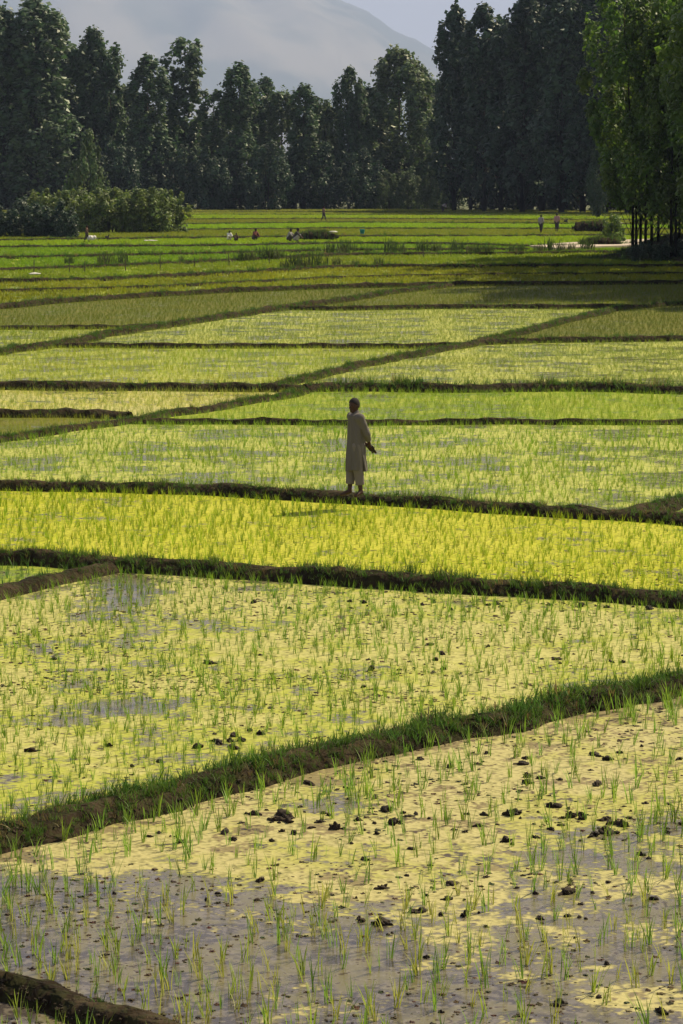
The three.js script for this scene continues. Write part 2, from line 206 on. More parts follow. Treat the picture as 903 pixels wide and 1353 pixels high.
// ---------------------------------------------------------------- paddy water
// what floats on and lies under the water: bare mud bottom, tan film of dried scum, green-yellow algae; each field with its own shares
const MUD = [0.048, 0.040, 0.036];
function paddyMaterial(o) {
  const { tile = [9, 9], size = 1024, film, algae, cover, seed, at } = o, PX = Math.round(tile[0] * 2), PY = Math.round(tile[1] * 2), h = o.aspect ? size * o.aspect : size;
  const cache = new Array(size * h), masks = (u, v) => { const q = Math.floor(v * h) * size + Math.floor(u * size); return cache[q] || (cache[q] = masksAt(u, v)); };
  const masksAt = (u, v) => {
    const x = u * PX, y = v * PY;
    const big = fbm(x / 2, y / 2, 3, seed, PX / 2, PY / 2), mid = fbm(x * 2, y * 2, 4, seed + 3, PX * 2, PY * 2), fine = fbm(x * 12, y * 12, 3, seed + 5, PX * 12, PY * 12);
    const c = typeof cover === 'function' ? cover(u * tile[0] + at[0], v * tile[1] + at[1]) : cover;
    const open = sstep(c - 0.12, c + 0.12, 0.5 + 1.7 * (big * 0.40 + mid * 0.36 + fine * 0.24 - 0.5));           // 1 where the water is clear of film
    return [open, big, mid, fine];
  };
  const color = tex(size, h, (u, v) => {
    const [open, big, mid, fine] = masks(u, v);
    let c = mix3(film, algae, sstep(0.42, 0.58, big * 0.6 + mid * 0.4 + (o.algaeBias || 0)));
    c = mix3(c, [c[0] * 0.55, c[1] * 0.55, c[2] * 0.5], sstep(0.52, 0.72, fine) * 0.75);                       // crumbs of rotting matter in the film
    c = mix3(c, [c[0] * 1.25, c[1] * 1.22, c[2] * 1.3], sstep(0.6, 0.3, fine) * 0.5);
    const bottom = mix3(mix3(MUD, mix3(MUD, film, 0.28), sstep(0.45, 0.65, mid)), [0.19, 0.165, 0.125], sstep(0.5, 0.68, fine) * 0.5);
    if (o.brown) c = mix3(c, [0.15, 0.115, 0.055], 0.85 * sstep(o.brown, o.brown + 0.07, (o.shore ? o.shore(u * tile[0] + at[0], v * tile[1] + at[1]) : 0) + 0.45 * fbm(u * PX * 1.5 + 7, v * PY * 1.5, 4, seed + 8, PX * 1.5, PY * 1.5) + 0.3 * mid + 0.25 * fine));   // mats of brown rotting weed
    c = mix3(c, bottom, open);
    return mix3(c, [0.05, 0.035, 0.02], sstep(0.665, 0.70, fine * 0.6 + mid * 0.4));                          // dark specks of mud
  }, true);
  const rough = tex(size, h, (u, v) => { const [open, , mid, fine] = masks(u, v); const r = lerp(0.55 + 0.3 * fine, 0.09 + 0.2 * mid, open); return [r, r, r]; });
  const bump = tex(size, h, (u, v) => { const [open, , mid, fine] = masks(u, v); const b = lerp(fine * 0.7 + mid * 0.3, 0.35 + 0.06 * mid, open); return [b, b, b]; });
  for (const t of [color, rough, bump]) { t.repeat.set(1 / tile[0], 1 / tile[1]); if (at) t.offset.set(-at[0] / tile[0], -at[1] / tile[1]); }
  return new THREE.MeshPhysicalMaterial({ map: color, roughnessMap: rough, bumpMap: bump, bumpScale: 0.02, roughness: 1, ior: 1.33, specularIntensity: o.gloss ?? 1 });
}
const PADDY = {
  tan: paddyMaterial({ tile: [12, 20], at: [-6, -36], size: 1024, aspect: 2, gloss: 0.8, film: [0.305, 0.275, 0.11], algae: [0.275, 0.265, 0.065], seed: 101, brown: 0.56, shore: (x, z) => 0.16 * Math.exp(-Math.max(0, lineDistance(BANKS.B1, x, z) - 0.34) / 0.3),
    cover: (x, z) => 0.86 - 0.66 * sstep(-26.2 + x * 0.15, -18.6 + x * 0.25, z) + 0.5 * (fbm(x * 0.55 + 20, z * 0.4 + 60, 3, 121) - 0.5) }),
  straw: paddyMaterial({ tile: [16, 24], at: [-8, -46], size: 1024, aspect: 1.5, gloss: 0.7, film: [0.325, 0.31, 0.095], algae: [0.27, 0.285, 0.038], seed: 202, brown: 0.64,
    cover: (x, z) => 0.70 - 0.30 * Math.exp(-(((x + 2.5) / 0.7) ** 2 + ((z + 29.6) / 0.5) ** 2)) - 0.22 * sstep(-33, -39, z) * sstep(1, -3, x) }),
  yellow: paddyMaterial({ gloss: 0.35, film: [0.345, 0.345, 0.03], algae: [0.29, 0.305, 0.012], cover: 0.74, seed: 303 }),
  pale: paddyMaterial({ gloss: 0.5, film: [0.31, 0.325, 0.075], algae: [0.19, 0.23, 0.025], cover: 0.60, seed: 404 }),
  lime: paddyMaterial({ gloss: 0.4, film: [0.24, 0.275, 0.032], algae: [0.15, 0.21, 0.014], cover: 0.66, seed: 505 }),
  straw2: paddyMaterial({ film: [0.36, 0.34, 0.11], algae: [0.34, 0.32, 0.04], cover: 0.66, seed: 707, size: 512 }),
  olive: paddyMaterial({ gloss: 0.3, film: [0.115, 0.115, 0.018], algae: [0.09, 0.105, 0.012], cover: 0.80, seed: 606, size: 512 }),
};
// field: [water, rice spacing m, rice height m, rice colour, share of plants missing]
const FIELDDATA = {
  F1: ['tan', 0.19, 0.25, [0.22, 0.32, 0.035], 0.22], F2: ['straw', 0.165, 0.185, [0.20, 0.29, 0.022], 0.13], F2b: ['lime', 0.19, 0.18, [0.12, 0.2, 0.03], 0.05],
  F3: ['yellow', 0.165, 0.175, [0.265, 0.335, 0.012], 0.04], F3b: ['lime', 0.19, 0.18, [0.22, 0.3, 0.04], 0.05], F4: ['pale', 0.165, 0.165, [0.24, 0.33, 0.02], 0.08], F5a: ['lime', 0.17, 0.165, [0.23, 0.31, 0.02], 0.06],
  F5b: ['straw2', 0.18, 0.18, [0.30, 0.32, 0.045], 0.06], F5c: ['olive', 0.2, 0.16, [0.26, 0.27, 0.02], 0.2], F6a: ['pale', 0.175, 0.165, [0.30, 0.34, 0.025], 0.06], F6b: ['pale', 0.18, 0.155, [0.20, 0.24, 0.022], 0.08],
  F7a: ['pale', 0.19, 0.155, [0.20, 0.24, 0.025], 0.08], F7b: ['olive', 0.21, 0.17, [0.11, 0.125, 0.012], 0.05], F7c: ['pale', 0.21, 0.19, [0.22, 0.26, 0.02], 0.06], F8a: ['olive', 0.22, 0.17, [0.125, 0.15, 0.012], 0.05], F8b: ['olive', 0.22, 0.18, [0.15, 0.17, 0.014], 0.05],
  F9: ['lime', 0, 0.2, [0.18, 0.225, 0.012]], F10: ['lime', 0, 0.2, [0.15, 0.23, 0.01]], F11: ['lime', 0, 0.2, [0.125, 0.24, 0.007]], F12: ['lime', 0, 0.22, [0.18, 0.30, 0.006]], F13: ['olive', 0, 0.22, [0.15, 0.205, 0.01]],
  F14: ['lime', 0, 0.22, [0.17, 0.31, 0.005]], F15: ['olive', 0, 0.22, [0.145, 0.185, 0.012]], F16: ['lime', 0, 0.24, [0.19, 0.30, 0.006]], F17: ['olive', 0, 0.24, [0.155, 0.21, 0.012]], F18: ['olive', 0, 0.24, [0.18, 0.22, 0.018]],
};
for (const k in FIELDS) {
  const P = FIELDS[k], g = new THREE.ShapeGeometry(new THREE.Shape(P.map(([x, z]) => new THREE.Vector2(x, -z)))).rotateX(-Math.PI / 2);
  const p = g.attributes.position, uv = g.attributes.uv; for (let i = 0; i < p.count; i++) uv.setXY(i, p.getX(i), p.getZ(i));
  structure('paddy_water', g, PADDY[FIELDDATA[k][0]], 'shallow flooded paddy field between earth banks', 'paddy water');
}

// ---------------------------------------------------------------- earth banks
const soilMap = tex(1024, 1024, (u, v) => {
  const n = fbm(u * 8, v * 8, 5, 41, 8, 8), m = fbm(u * 64, v * 64, 3, 43, 64, 64);
  return mix3(mix3([0.014, 0.010, 0.006], [0.040, 0.029, 0.017], sstep(0.3, 0.7, n)), [0.03, 0.04, 0.011], sstep(0.48, 0.6, m) * 0.3);
}, true);
const soilBump = tex(512, 512, (u, v) => { const b = fbm(u * 40, v * 40, 4, 47, 40, 40); return [b, b, b]; });
soilMap.repeat.set(1 / 3, 1 / 3); soilBump.repeat.set(1 / 3, 1 / 3);
const soilMat = new THREE.MeshPhysicalMaterial({ map: soilMap, bumpMap: soilBump, bumpScale: 0.06, roughness: 1, specularIntensity: 0.15 });
const bankTop = {};
for (const k in LINES) {
  const L = LINES[k], [w, h, , , lump] = BANKDATA[k], prof = [[-1.15, -0.12], [-0.92, 0.02], [-0.72, 0.45], [-0.5, 0.86], [-0.2, 1], [0.15, 1.02], [0.48, 0.85], [0.72, 0.42], [0.92, 0.02], [1.15, -0.12]];
  const pos = [], uv = [], idx = [], far = Math.abs(L[0][1]) / 20, nf = 5 / Math.sqrt(far);
  bankTop[k] = [];
  let run = 0;
  L.forEach(([x, z], i) => {
    const a = L[Math.max(0, i - 1)], b = L[Math.min(L.length - 1, i + 1)], tx = b[0] - a[0], tz = b[1] - a[1], tl = Math.hypot(tx, tz) || 1, nx = -tz / tl, nz = tx / tl;
    if (i) run += Math.hypot(x - L[i - 1][0], z - L[i - 1][1]);
    const wob = (fbm(run * 0.7, 3.1, 3, 51) - 0.5) * w * 1.1 * lump, ww = w * (0.75 + 0.55 * fbm(run * 1.1, 8.2, 3, 53)), hh = h * (0.62 + 0.75 * fbm(run * 1.3, 5.5, 3, 55));
    bankTop[k].push([x + nx * wob, hh, z + nz * wob, nx, nz, ww, run]);
    prof.forEach(([s, t], j) => {
      const e = (fbm(run * nf + j * 7.3, j * 3.7, 3, 57) - 0.5) * lump, inner = j > 1 && j < prof.length - 2 ? 1 : 0.3;
      pos.push(x + nx * (wob + s * ww + e * 0.25 * ww), (t > 0.03 ? t * hh : t) + e * h * 0.55 * inner, z + nz * (wob + s * ww + e * 0.25 * ww));
      uv.push(run, s * ww);
    });
    if (i) for (let j = 0; j + 1 < prof.length; j++) { const q = prof.length, A = (i - 1) * q + j, B = A + 1, C = i * q + j, D = C + 1; idx.push(A, C, B, B, C, D); }
  });
  const g = new THREE.BufferGeometry(); g.setAttribute('position', new THREE.Float32BufferAttribute(pos, 3)); g.setAttribute('uv', new THREE.Float32BufferAttribute(uv, 2)); g.setIndex(idx); g.computeVertexNormals();
  structure('field_bank', g, soilMat, 'low dark earth bank dividing two paddies', 'earth bank');
}
{ // pale dirt path beside the far paddies, and the shaded mound under the grove
  const sand = tex(256, 256, (u, v) => mix3([0.30, 0.24, 0.19], [0.42, 0.35, 0.28], fbm(u * 10, v * 10, 4, 61, 10, 10)), true); sand.repeat.set(0.3, 0.3);
  const P = [[14.49, -210.76], [17.81, -219.39], [21.81, -226.34], [25.48, -231.23], [33.23, -236.32], [30.54, -217.17], [23.46, -212.85], [19.54, -208.7], [16.05, -204.72]];
  const e = new THREE.ExtrudeGeometry(new THREE.Shape(P.map(([x, z]) => new THREE.Vector2(x, -z))), { depth: 0.26, bevelEnabled: false }).rotateX(-Math.PI / 2).translate(0, -0.05, 0);
  structure('dirt_path', e, new THREE.MeshStandardMaterial({ map: sand, roughness: 1 }), 'pale bare dirt path beside the far paddies', 'path');
  const mg = new THREE.PlaneGeometry(34, 20, 90, 60).rotateX(-Math.PI / 2), mp = mg.attributes.position;
  for (let i = 0; i < mp.count; i++) { const x = mp.getX(i), z = mp.getZ(i), r = Math.hypot(x / 16, z / 9.2) + (fbm(x * 0.4 + 9, z * 0.4, 3, 63) - 0.5) * 0.25; mp.setY(i, 1.7 * (1 - sstep(0.62, 1, r)) - 0.15 + (fbm(x * 1.5, z * 1.5, 4, 65) - 0.5) * 0.5 * (1 - sstep(0.75, 1.02, r))); }
  mg.computeVertexNormals(); const u2 = mg.attributes.uv; for (let i = 0; i < mp.count; i++) u2.setXY(i, mp.getX(i), mp.getZ(i));
  const [mx, mz] = [32.45, -183.64]; mg.translate(mx, 0, mz);
  structure('grove_mound', mg, soilMat, 'low dark earth mound under the leafy grove', 'mound');
}

// ---------------------------------------------------------------- blades: rice and grass
function blades(seed, n, o) {                                 // a tuft of narrow, tapering, drooping blades
  const r = rng(seed), pos = [], nor = [], idx = [], seg = o.seg;
  for (let i = 0; i < n; i++) {
    const az = r() * Math.PI * 2, br = Math.sqrt(r()) * o.spread, bx = Math.cos(r() * 6.28) * br, bz = Math.sin(r() * 6.28) * br;
    const len = o.h * (0.55 + 0.55 * r()), lean = o.lean * (0.25 + r()), droop = o.droop * r(), w = o.w * (0.7 + 0.6 * r()), tw = az + Math.PI / 2 + (r() - 0.5) * 1.2;
    const sx = Math.cos(tw), sz = Math.sin(tw), base = pos.length / 3;
    let x = bx, y = -0.01, z = bz, a = lean;
    for (let k = 0; k <= seg; k++) {
      const t = k / seg, ww = k === seg ? 0 : w * (t < 0.15 ? 0.75 : 1 - 0.75 * Math.pow(t, 2));
      pos.push(x - sx * ww / 2, y, z - sz * ww / 2); if (k < seg) pos.push(x + sx * ww / 2, y, z + sz * ww / 2);
      const nx = -Math.cos(a) * Math.cos(az), ny = Math.sin(a), nz = -Math.cos(a) * Math.sin(az); nor.push(nx, ny, nz); if (k < seg) nor.push(nx, ny, nz);
      x += Math.sin(a) * Math.cos(az) * len / seg; y += Math.cos(a) * len / seg; z += Math.sin(a) * Math.sin(az) * len / seg; a += droop / seg;
    }
    for (let k = 0; k < seg; k++) { const p = base + k * 2; if (k === seg - 1) idx.push(p, p + 1, p + 2); else idx.push(p, p + 1, p + 3, p, p + 3, p + 2); }
  }
  const g = new THREE.BufferGeometry(); g.setAttribute('position', new THREE.Float32BufferAttribute(pos, 3)); g.setAttribute('normal', new THREE.Float32BufferAttribute(nor, 3)); g.setIndex(idx); return g;
}
const riceMat = leafMaterial([1, 1, 1], 0.5), grassMat = leafMaterial([1, 1, 1], 0.35);
const NEAR = [0, 1, 2, 3, 4, 5].map((i) => blades(900 + i, 4 + i, { h: 1, seg: 4, spread: 0.10, lean: 0.16 + 0.05 * (i % 3), droop: 0.7, w: 0.036 }));
const MIDR = [0, 1, 2].map((i) => blades(930 + i, 9, { h: 1, seg: 2, spread: 0.24, lean: 0.32, droop: 0.8, w: 0.028 }));
const FARR = [0, 1, 2].map((i) => blades(950 + i, 26, { h: 1, seg: 2, spread: 0.95, lean: 0.3, droop: 0.8, w: 0.085 }));
const TUFT = [0, 1, 2, 3].map((i) => blades(970 + i, 11, { h: 1, seg: 3, spread: 0.35, lean: 0.45, droop: 1.0, w: 0.055 }));
const up = new THREE.Vector3(0, 1, 0), M = new THREE.Matrix4(), Q = new THREE.Quaternion(), E = new THREE.Euler(), V = new THREE.Vector3(), S = new THREE.Vector3();
function placeMatrix(p) { E.set(p.tx || 0, p.r, p.tz || 0, 'YXZ'); Q.setFromEuler(E); return M.compose(V.set(p.x, p.y || 0, p.z), Q, S.set(p.s * (p.ws || 1), p.s, p.s * (p.ws || 1))); }
function scatter(parent, name, geo, mat, list) {
  const m = new THREE.InstancedMesh(geo, mat, list.length), c = new THREE.Color(); m.name = name; m.userData.kind = 'stuff';
  list.forEach((p, i) => { m.setMatrixAt(i, placeMatrix(p)); m.setColorAt(i, c.setRGB(p.c[0], p.c[1], p.c[2])); });
  m.castShadow = m.receiveShadow = true; parent.add(m); return m;
}
{
  const r = rng(4242), near = [[], [], [], [], [], []], mid = [[], [], []], far = [[], [], []], fore = [];
  const tone = (c, v) => { const a = 1 + (r() - 0.5) * v, y = (r() - 0.5) * v * 0.5; return [c[0] * a * (1 + y), c[1] * a, c[2] * a * (1 - y)]; };
  for (const k in FIELDDATA) {
    const P = FIELDS[k], [, sp0, h, col, miss] = FIELDDATA[k], xs = P.map((p) => p[0]), zs = P.map((p) => p[1]);
    const z0 = Math.min(...zs), z1 = Math.min(-14.5, Math.max(...zs)), x0 = Math.min(...xs), x1 = Math.max(...xs);
    if (sp0) {
      const turn = (r() - 0.5) * 0.3;
      for (let gz = z0 - 3; gz < z1 + 3; gz += sp0) for (let gx = x0 - 3; gx < x1 + 3; gx += sp0) {
        const x = gx + Math.sin(turn) * (gz - z0) + (r() - 0.5) * sp0 * 0.95, z = gz - Math.sin(turn) * (gx - x0) + (r() - 0.5) * sp0 * 0.95, d = -z;
        if (d > 180 || d < 14 || Math.abs(x) > 0.125 * d + 3.5 + d * 0.02) continue;
        const patch = fbm(x * 0.5, z * 0.5, 3, 71);
        if (r() < miss * (0.4 + 2.2 * sstep(0.4, 0.7, patch)) || !inPoly(P, x, z) || bankDistance(x, z, 2) < 0.02) continue;
        const p = { x, y: 0, z, r: r() * 6.28, s: h * (0.65 + 0.6 * r()) * (0.85 + 0.3 * fbm(x * 0.3, z * 0.3, 2, 73)), tx: (r() - 0.5) * 0.3, tz: (r() - 0.5) * 0.3, c: tone(mix3(col, [col[0] * 0.7, col[1] * 0.9, col[2]], fbm(x * 0.25 + 5, z * 0.25, 3, 75)), 0.5) };
        if (k === 'F1' && Math.abs(x) < 0.1254 * d && d < 26 && d > 18.2) fore.push(p);
        else if (d < 62) near[Math.floor(r() * 6)].push(p); else mid[Math.floor(r() * 3)].push(p);
      }
    } else {
      const area = (x1 - x0) * (z1 - z0), dens = lerp(3.2, 1.5, clamp((-z1 - 110) / 250)), n = Math.floor(area * dens);
      for (let i = 0; i < n; i++) {
        const x = lerp(x0, x1, r()), z = lerp(z0, z1, r()), d = -z;
        if (Math.abs(x) > 0.125 * d + 6 || !inPoly(P, x, z) || bankDistance(x, z, 3) < -0.2) continue;
        far[Math.floor(r() * 3)].push({ x, y: -0.02, z, r: r() * 6.28, s: h * (0.75 + 0.5 * r()), ws: 1.4 + d / 300, c: tone(mix3(col, [col[0] * 1.15, col[1] * 0.95, col[2]], fbm(x * 0.12, z * 0.06, 3, 77)), 0.4) });
      }
    }
  }
  fore.sort((a, b) => b.z - a.z);
  fore.splice(300).forEach((p) => near[Math.floor(r() * 6)].push(p));
  const one = [0, 1, 2].flatMap((t) => NEAR.map((g) => [g, leafMaterial([[0.25, 0.33, 0.04], [0.17, 0.29, 0.035], [0.32, 0.34, 0.055]][t], 0.5)]));
  fore.forEach((p, i) => {
    const [g, m] = one[Math.floor(r() * one.length)], o = new THREE.Mesh(g, m); o.name = numbered('rice_plant');
    placeMatrix(p).decompose(o.position, o.quaternion, o.scale);
    tag(o, 'slender green rice seedling standing in the murky shallow water beside the muddy bank', 'rice plant', 'rice seedlings in the sparse muddy foreground paddy'); scene.add(shadows(o));
  });
  const all = new THREE.Group(); all.name = 'rice_crop'; all.userData = { kind: 'stuff', label: 'young green rice growing in flooded paddies', category: 'rice' }; scene.add(all);
  near.forEach((l, i) => scatter(all, 'seedlings', NEAR[i], riceMat, l)); mid.forEach((l, i) => scatter(all, 'seedlings', MIDR[i], riceMat, l)); far.forEach((l, i) => scatter(all, 'seedlings', FARR[i], riceMat, l));

  // grass on the banks
  const tufts = [[], [], [], []];
  for (const k in bankTop) {
    const T = bankTop[k], [, , per, gh] = BANKDATA[k];
    for (let i = 1; i < T.length; i++) {
      const a = T[i - 1], b = T[i], len = b[6] - a[6];
      let n = per * len; n = Math.floor(n) + (r() < n % 1 ? 1 : 0);
      for (let q = 0; q < n; q++) {
        const t = r(), s = (r() * 2 - 1) * 0.95, x = lerp(a[0], b[0], t) + b[3] * s * b[5], z = lerp(a[2], b[2], t) + b[4] * s * b[5], d = -z;
        if (Math.abs(x) > 0.125 * d + 4 + d * 0.02) continue;
        const patch = fbm(x * 0.9, z * 0.9, 3, 81) + 0.04; if (r() > (k === 'B1' || k === 'B2' ? 0.6 : 0.25) + 1.3 * sstep(0.36, 0.58, patch)) continue;
        const y = Math.max(-0.02, b[1] * (1 - Math.pow(Math.abs(s), 3)) - 0.03), dry = r() < 0.16;
        tufts[Math.floor(r() * 4)].push({ x, y, z, r: r() * 6.28, s: gh * (0.35 + 1.3 * r() * r()) * (0.6 + 0.9 * fbm(x * 2 + 3, z * 2, 2, 83)) * (Math.abs(s) > 0.6 ? 0.8 : 1), ws: 1, tx: (r() - 0.5) * 0.5, tz: (r() - 0.5) * 0.5, c: tone(dry ? [0.15, 0.12, 0.05] : [0.068, 0.135, 0.018], 0.7) });
      }
    }
  }
  { const [mx, mz] = [32.45, -183.64]; for (let i = 0; i < 5200; i++) { const x = (r() - 0.5) * 33, z = (r() - 0.5) * 19, rr = Math.hypot(x / 16, z / 9.2); if (rr > 1.02) continue; tufts[i % 4].push({ x: x + mx, y: 1.5 * (1 - sstep(0.62, 1, rr)) - 0.1, z: z + mz, r: r() * 6.28, s: 0.35 * (0.5 + r()), ws: 1.2, c: tone([0.05, 0.09, 0.018], 0.6) }); } }
  const grass = new THREE.Group(); grass.name = 'bank_grass'; grass.userData = { kind: 'stuff', label: 'rough dark grass growing along the earth banks', category: 'grass' }; scene.add(grass);
  tufts.forEach((l, i) => scatter(grass, 'grass', TUFT[i], grassMat, l));
}
// ---------------------------------------------------------------- mud clods standing out of the water
{
  const r = rng(515), mats = [matte([0.022, 0.015, 0.010], 0.8), matte([0.03, 0.021, 0.014], 0.85), matte([0.018, 0.013, 0.009], 0.75)];
  const geos = [0, 1, 2, 3, 4, 5].map((k) => {
    const g0 = mergeVertices(new THREE.IcosahedronGeometry(1, 4).deleteAttribute('normal').deleteAttribute('uv')), p = g0.attributes.position;
    for (let i = 0; i < p.count; i++) { const x = p.getX(i), y = p.getY(i), z = p.getZ(i), n = 0.25 + 0.75 * sstep(0.25, 0.75, fbm(x * 1.7 + k * 9 + 20, z * 1.7 + y * 0.9 + 20, 2, 91 + k)) + 0.9 * (fbm(x * 5 + 40, z * 5 + y * 4 + k * 7, 3, 97 + k) - 0.4); p.setXYZ(i, x * n * 1.35, y * n * 1.0, z * n); }
    g0.computeVertexNormals(); return g0;
  });
  const spots = [ // cluster centre x, z, spread x, spread z, how many
    [2.14, -24.38, 0.9, 0.9, 34], [0.74, -23.94, 0.9, 0.9, 20], [2.75, -23.67, 0.5, 1.0, 16], [-0.85, -24.52, 0.25, 0.35, 9], [-1.29, -23.72, 0.6, 0.25, 8], [1.17, -21.87, 1.1, 0.8, 18], [1.83, -20.75, 1.0, 0.9, 12], [0.2, -25.13, 0.6, 0.6, 12],
    [1.43, -26.78, 1.0, 0.7, 18], [-0.35, -24.23, 0.4, 0.6, 6], [-0.94, -21.76, 0.9, 0.6, 7], [0.47, -20.96, 0.5, 0.6, 7], [2.68, -27.13, 1.0, 0.9, 12], [1.02, -18.8, 1.0, 0.4, 6], [-0.96, -27.87, 0.5, 0.5, 10], [0.99, -32.25, 1.6, 1.4, 16], [-2.36, -26.78, 0.8, 0.8, 6],
    [1.12, -36.84, 2.0, 0.4, 16], [3.4, -36.84, 1.6, 0.4, 14], [-3.06, -32.76, 1.2, 1.0, 6], [3.03, -32.76, 1.4, 1.0, 14]];
  for (const [cx, cz, sx, sz, n] of spots) for (let i = 0; i < n; i++) {
    const x = cx + (r() + r() - 1) * sx * 1.5, z = cz + (r() + r() - 1) * sz * 1.5; if (bankDistance(x, z, 2) < 0.05) { continue; }
    const s = 0.013 + 0.032 * r() ** 2.5 + (r() < 0.1 ? 0.01 : 0), o = new THREE.Mesh(geos[Math.floor(r() * 6)], mats[Math.floor(r() * 3)]);
    o.name = numbered('mud_clod'); o.position.set(x, 0.1 * s, z); o.rotation.y = r() * 6.28; o.scale.set(s * (1 + 0.8 * r()), s * (0.7 + 0.6 * r()), s * (0.8 + 0.7 * r()));
    tag(o, 'small dark clod of wet mud poking out of the shallow paddy water', 'mud clod', 'mud clods lying in the flooded paddies'); scene.add(shadows(o));
  }
  const crumbs = [];
  for (let i = 0; i < 15000; i++) {
    const big = r() < 0.6, x = lerp(-5, 5, r()), z = big ? lerp(-32, -17, r()) : lerp(-41, -30, r()); if (fbm(x * 0.9, z * 0.9, 3, 95) < 0.47 || bankDistance(x, z, 2) < 0.02) continue;
    const s = 0.004 + 0.016 * r() * r(); crumbs.push({ x, y: 0, z, r: r() * 6.28, s, ws: 1.8, c: [0.04 * (0.6 + r()), 0.03 * (0.6 + r()), 0.016] });
  }
  for (const k of ['B0', 'B2b', 'B2', 'B3', 'B3b', 'B4L', 'B1']) for (const b of bankTop[k]) for (let q = 0; q < (k === 'B0' ? 22 : 6); q++) {
    const t = (r() * 2 - 1) * 1.05, x = b[0] + b[3] * t * b[5] + (r() - 0.5) * 0.08, z = b[2] + b[4] * t * b[5] + (r() - 0.5) * 0.08, s = 0.006 + 0.022 * r() * r() * r(), v = 0.5 + 1.1 * r();
    if (Math.abs(x) > 0.125 * -z + 1.5) continue;
    crumbs.push({ x, y: Math.max(0, b[1] * (1 - Math.pow(Math.abs(t), 2.6)) - 0.012), z, r: r() * 6.28, s, ws: 1.3, c: [0.038 * v, 0.028 * v, 0.017 * v] });
  }
  const c = scatter(scene, 'mud_crumbs', geos[0], matte([1, 1, 1], 0.8), crumbs); c.userData = { kind: 'stuff', label: 'crumbs of wet mud and litter in the shallow water', category: 'mud' };
}

// ---------------------------------------------------------------- trees
function tube(points, radii, sides) {
  const pos = [], nor = [], idx = [], A = new THREE.Vector3(), B = new THREE.Vector3(), T = new THREE.Vector3(), R = new THREE.Vector3(1, 0, 0.3).normalize();
  points.forEach((p, i) => {
    T.copy(points[Math.min(points.length - 1, i + 1)]).sub(points[Math.max(0, i - 1)]).normalize(); A.crossVectors(T, R).normalize(); B.crossVectors(A, T);
    for (let k = 0; k < sides; k++) { const a = (k / sides) * Math.PI * 2, x = A.x * Math.cos(a) + B.x * Math.sin(a), y = A.y * Math.cos(a) + B.y * Math.sin(a), z = A.z * Math.cos(a) + B.z * Math.sin(a); pos.push(p.x + x * radii[i], p.y + y * radii[i], p.z + z * radii[i]); nor.push(x, y, z); }
    if (i) for (let k = 0; k < sides; k++) { const a = (i - 1) * sides + k, b = (i - 1) * sides + (k + 1) % sides, c = i * sides + k, d = i * sides + (k + 1) % sides; idx.push(a, b, c, b, d, c); }
  });
  const g = new THREE.BufferGeometry(); g.setAttribute('position', new THREE.Float32BufferAttribute(pos, 3)); g.setAttribute('normal', new THREE.Float32BufferAttribute(nor, 3)); g.setIndex(idx); return g;
}
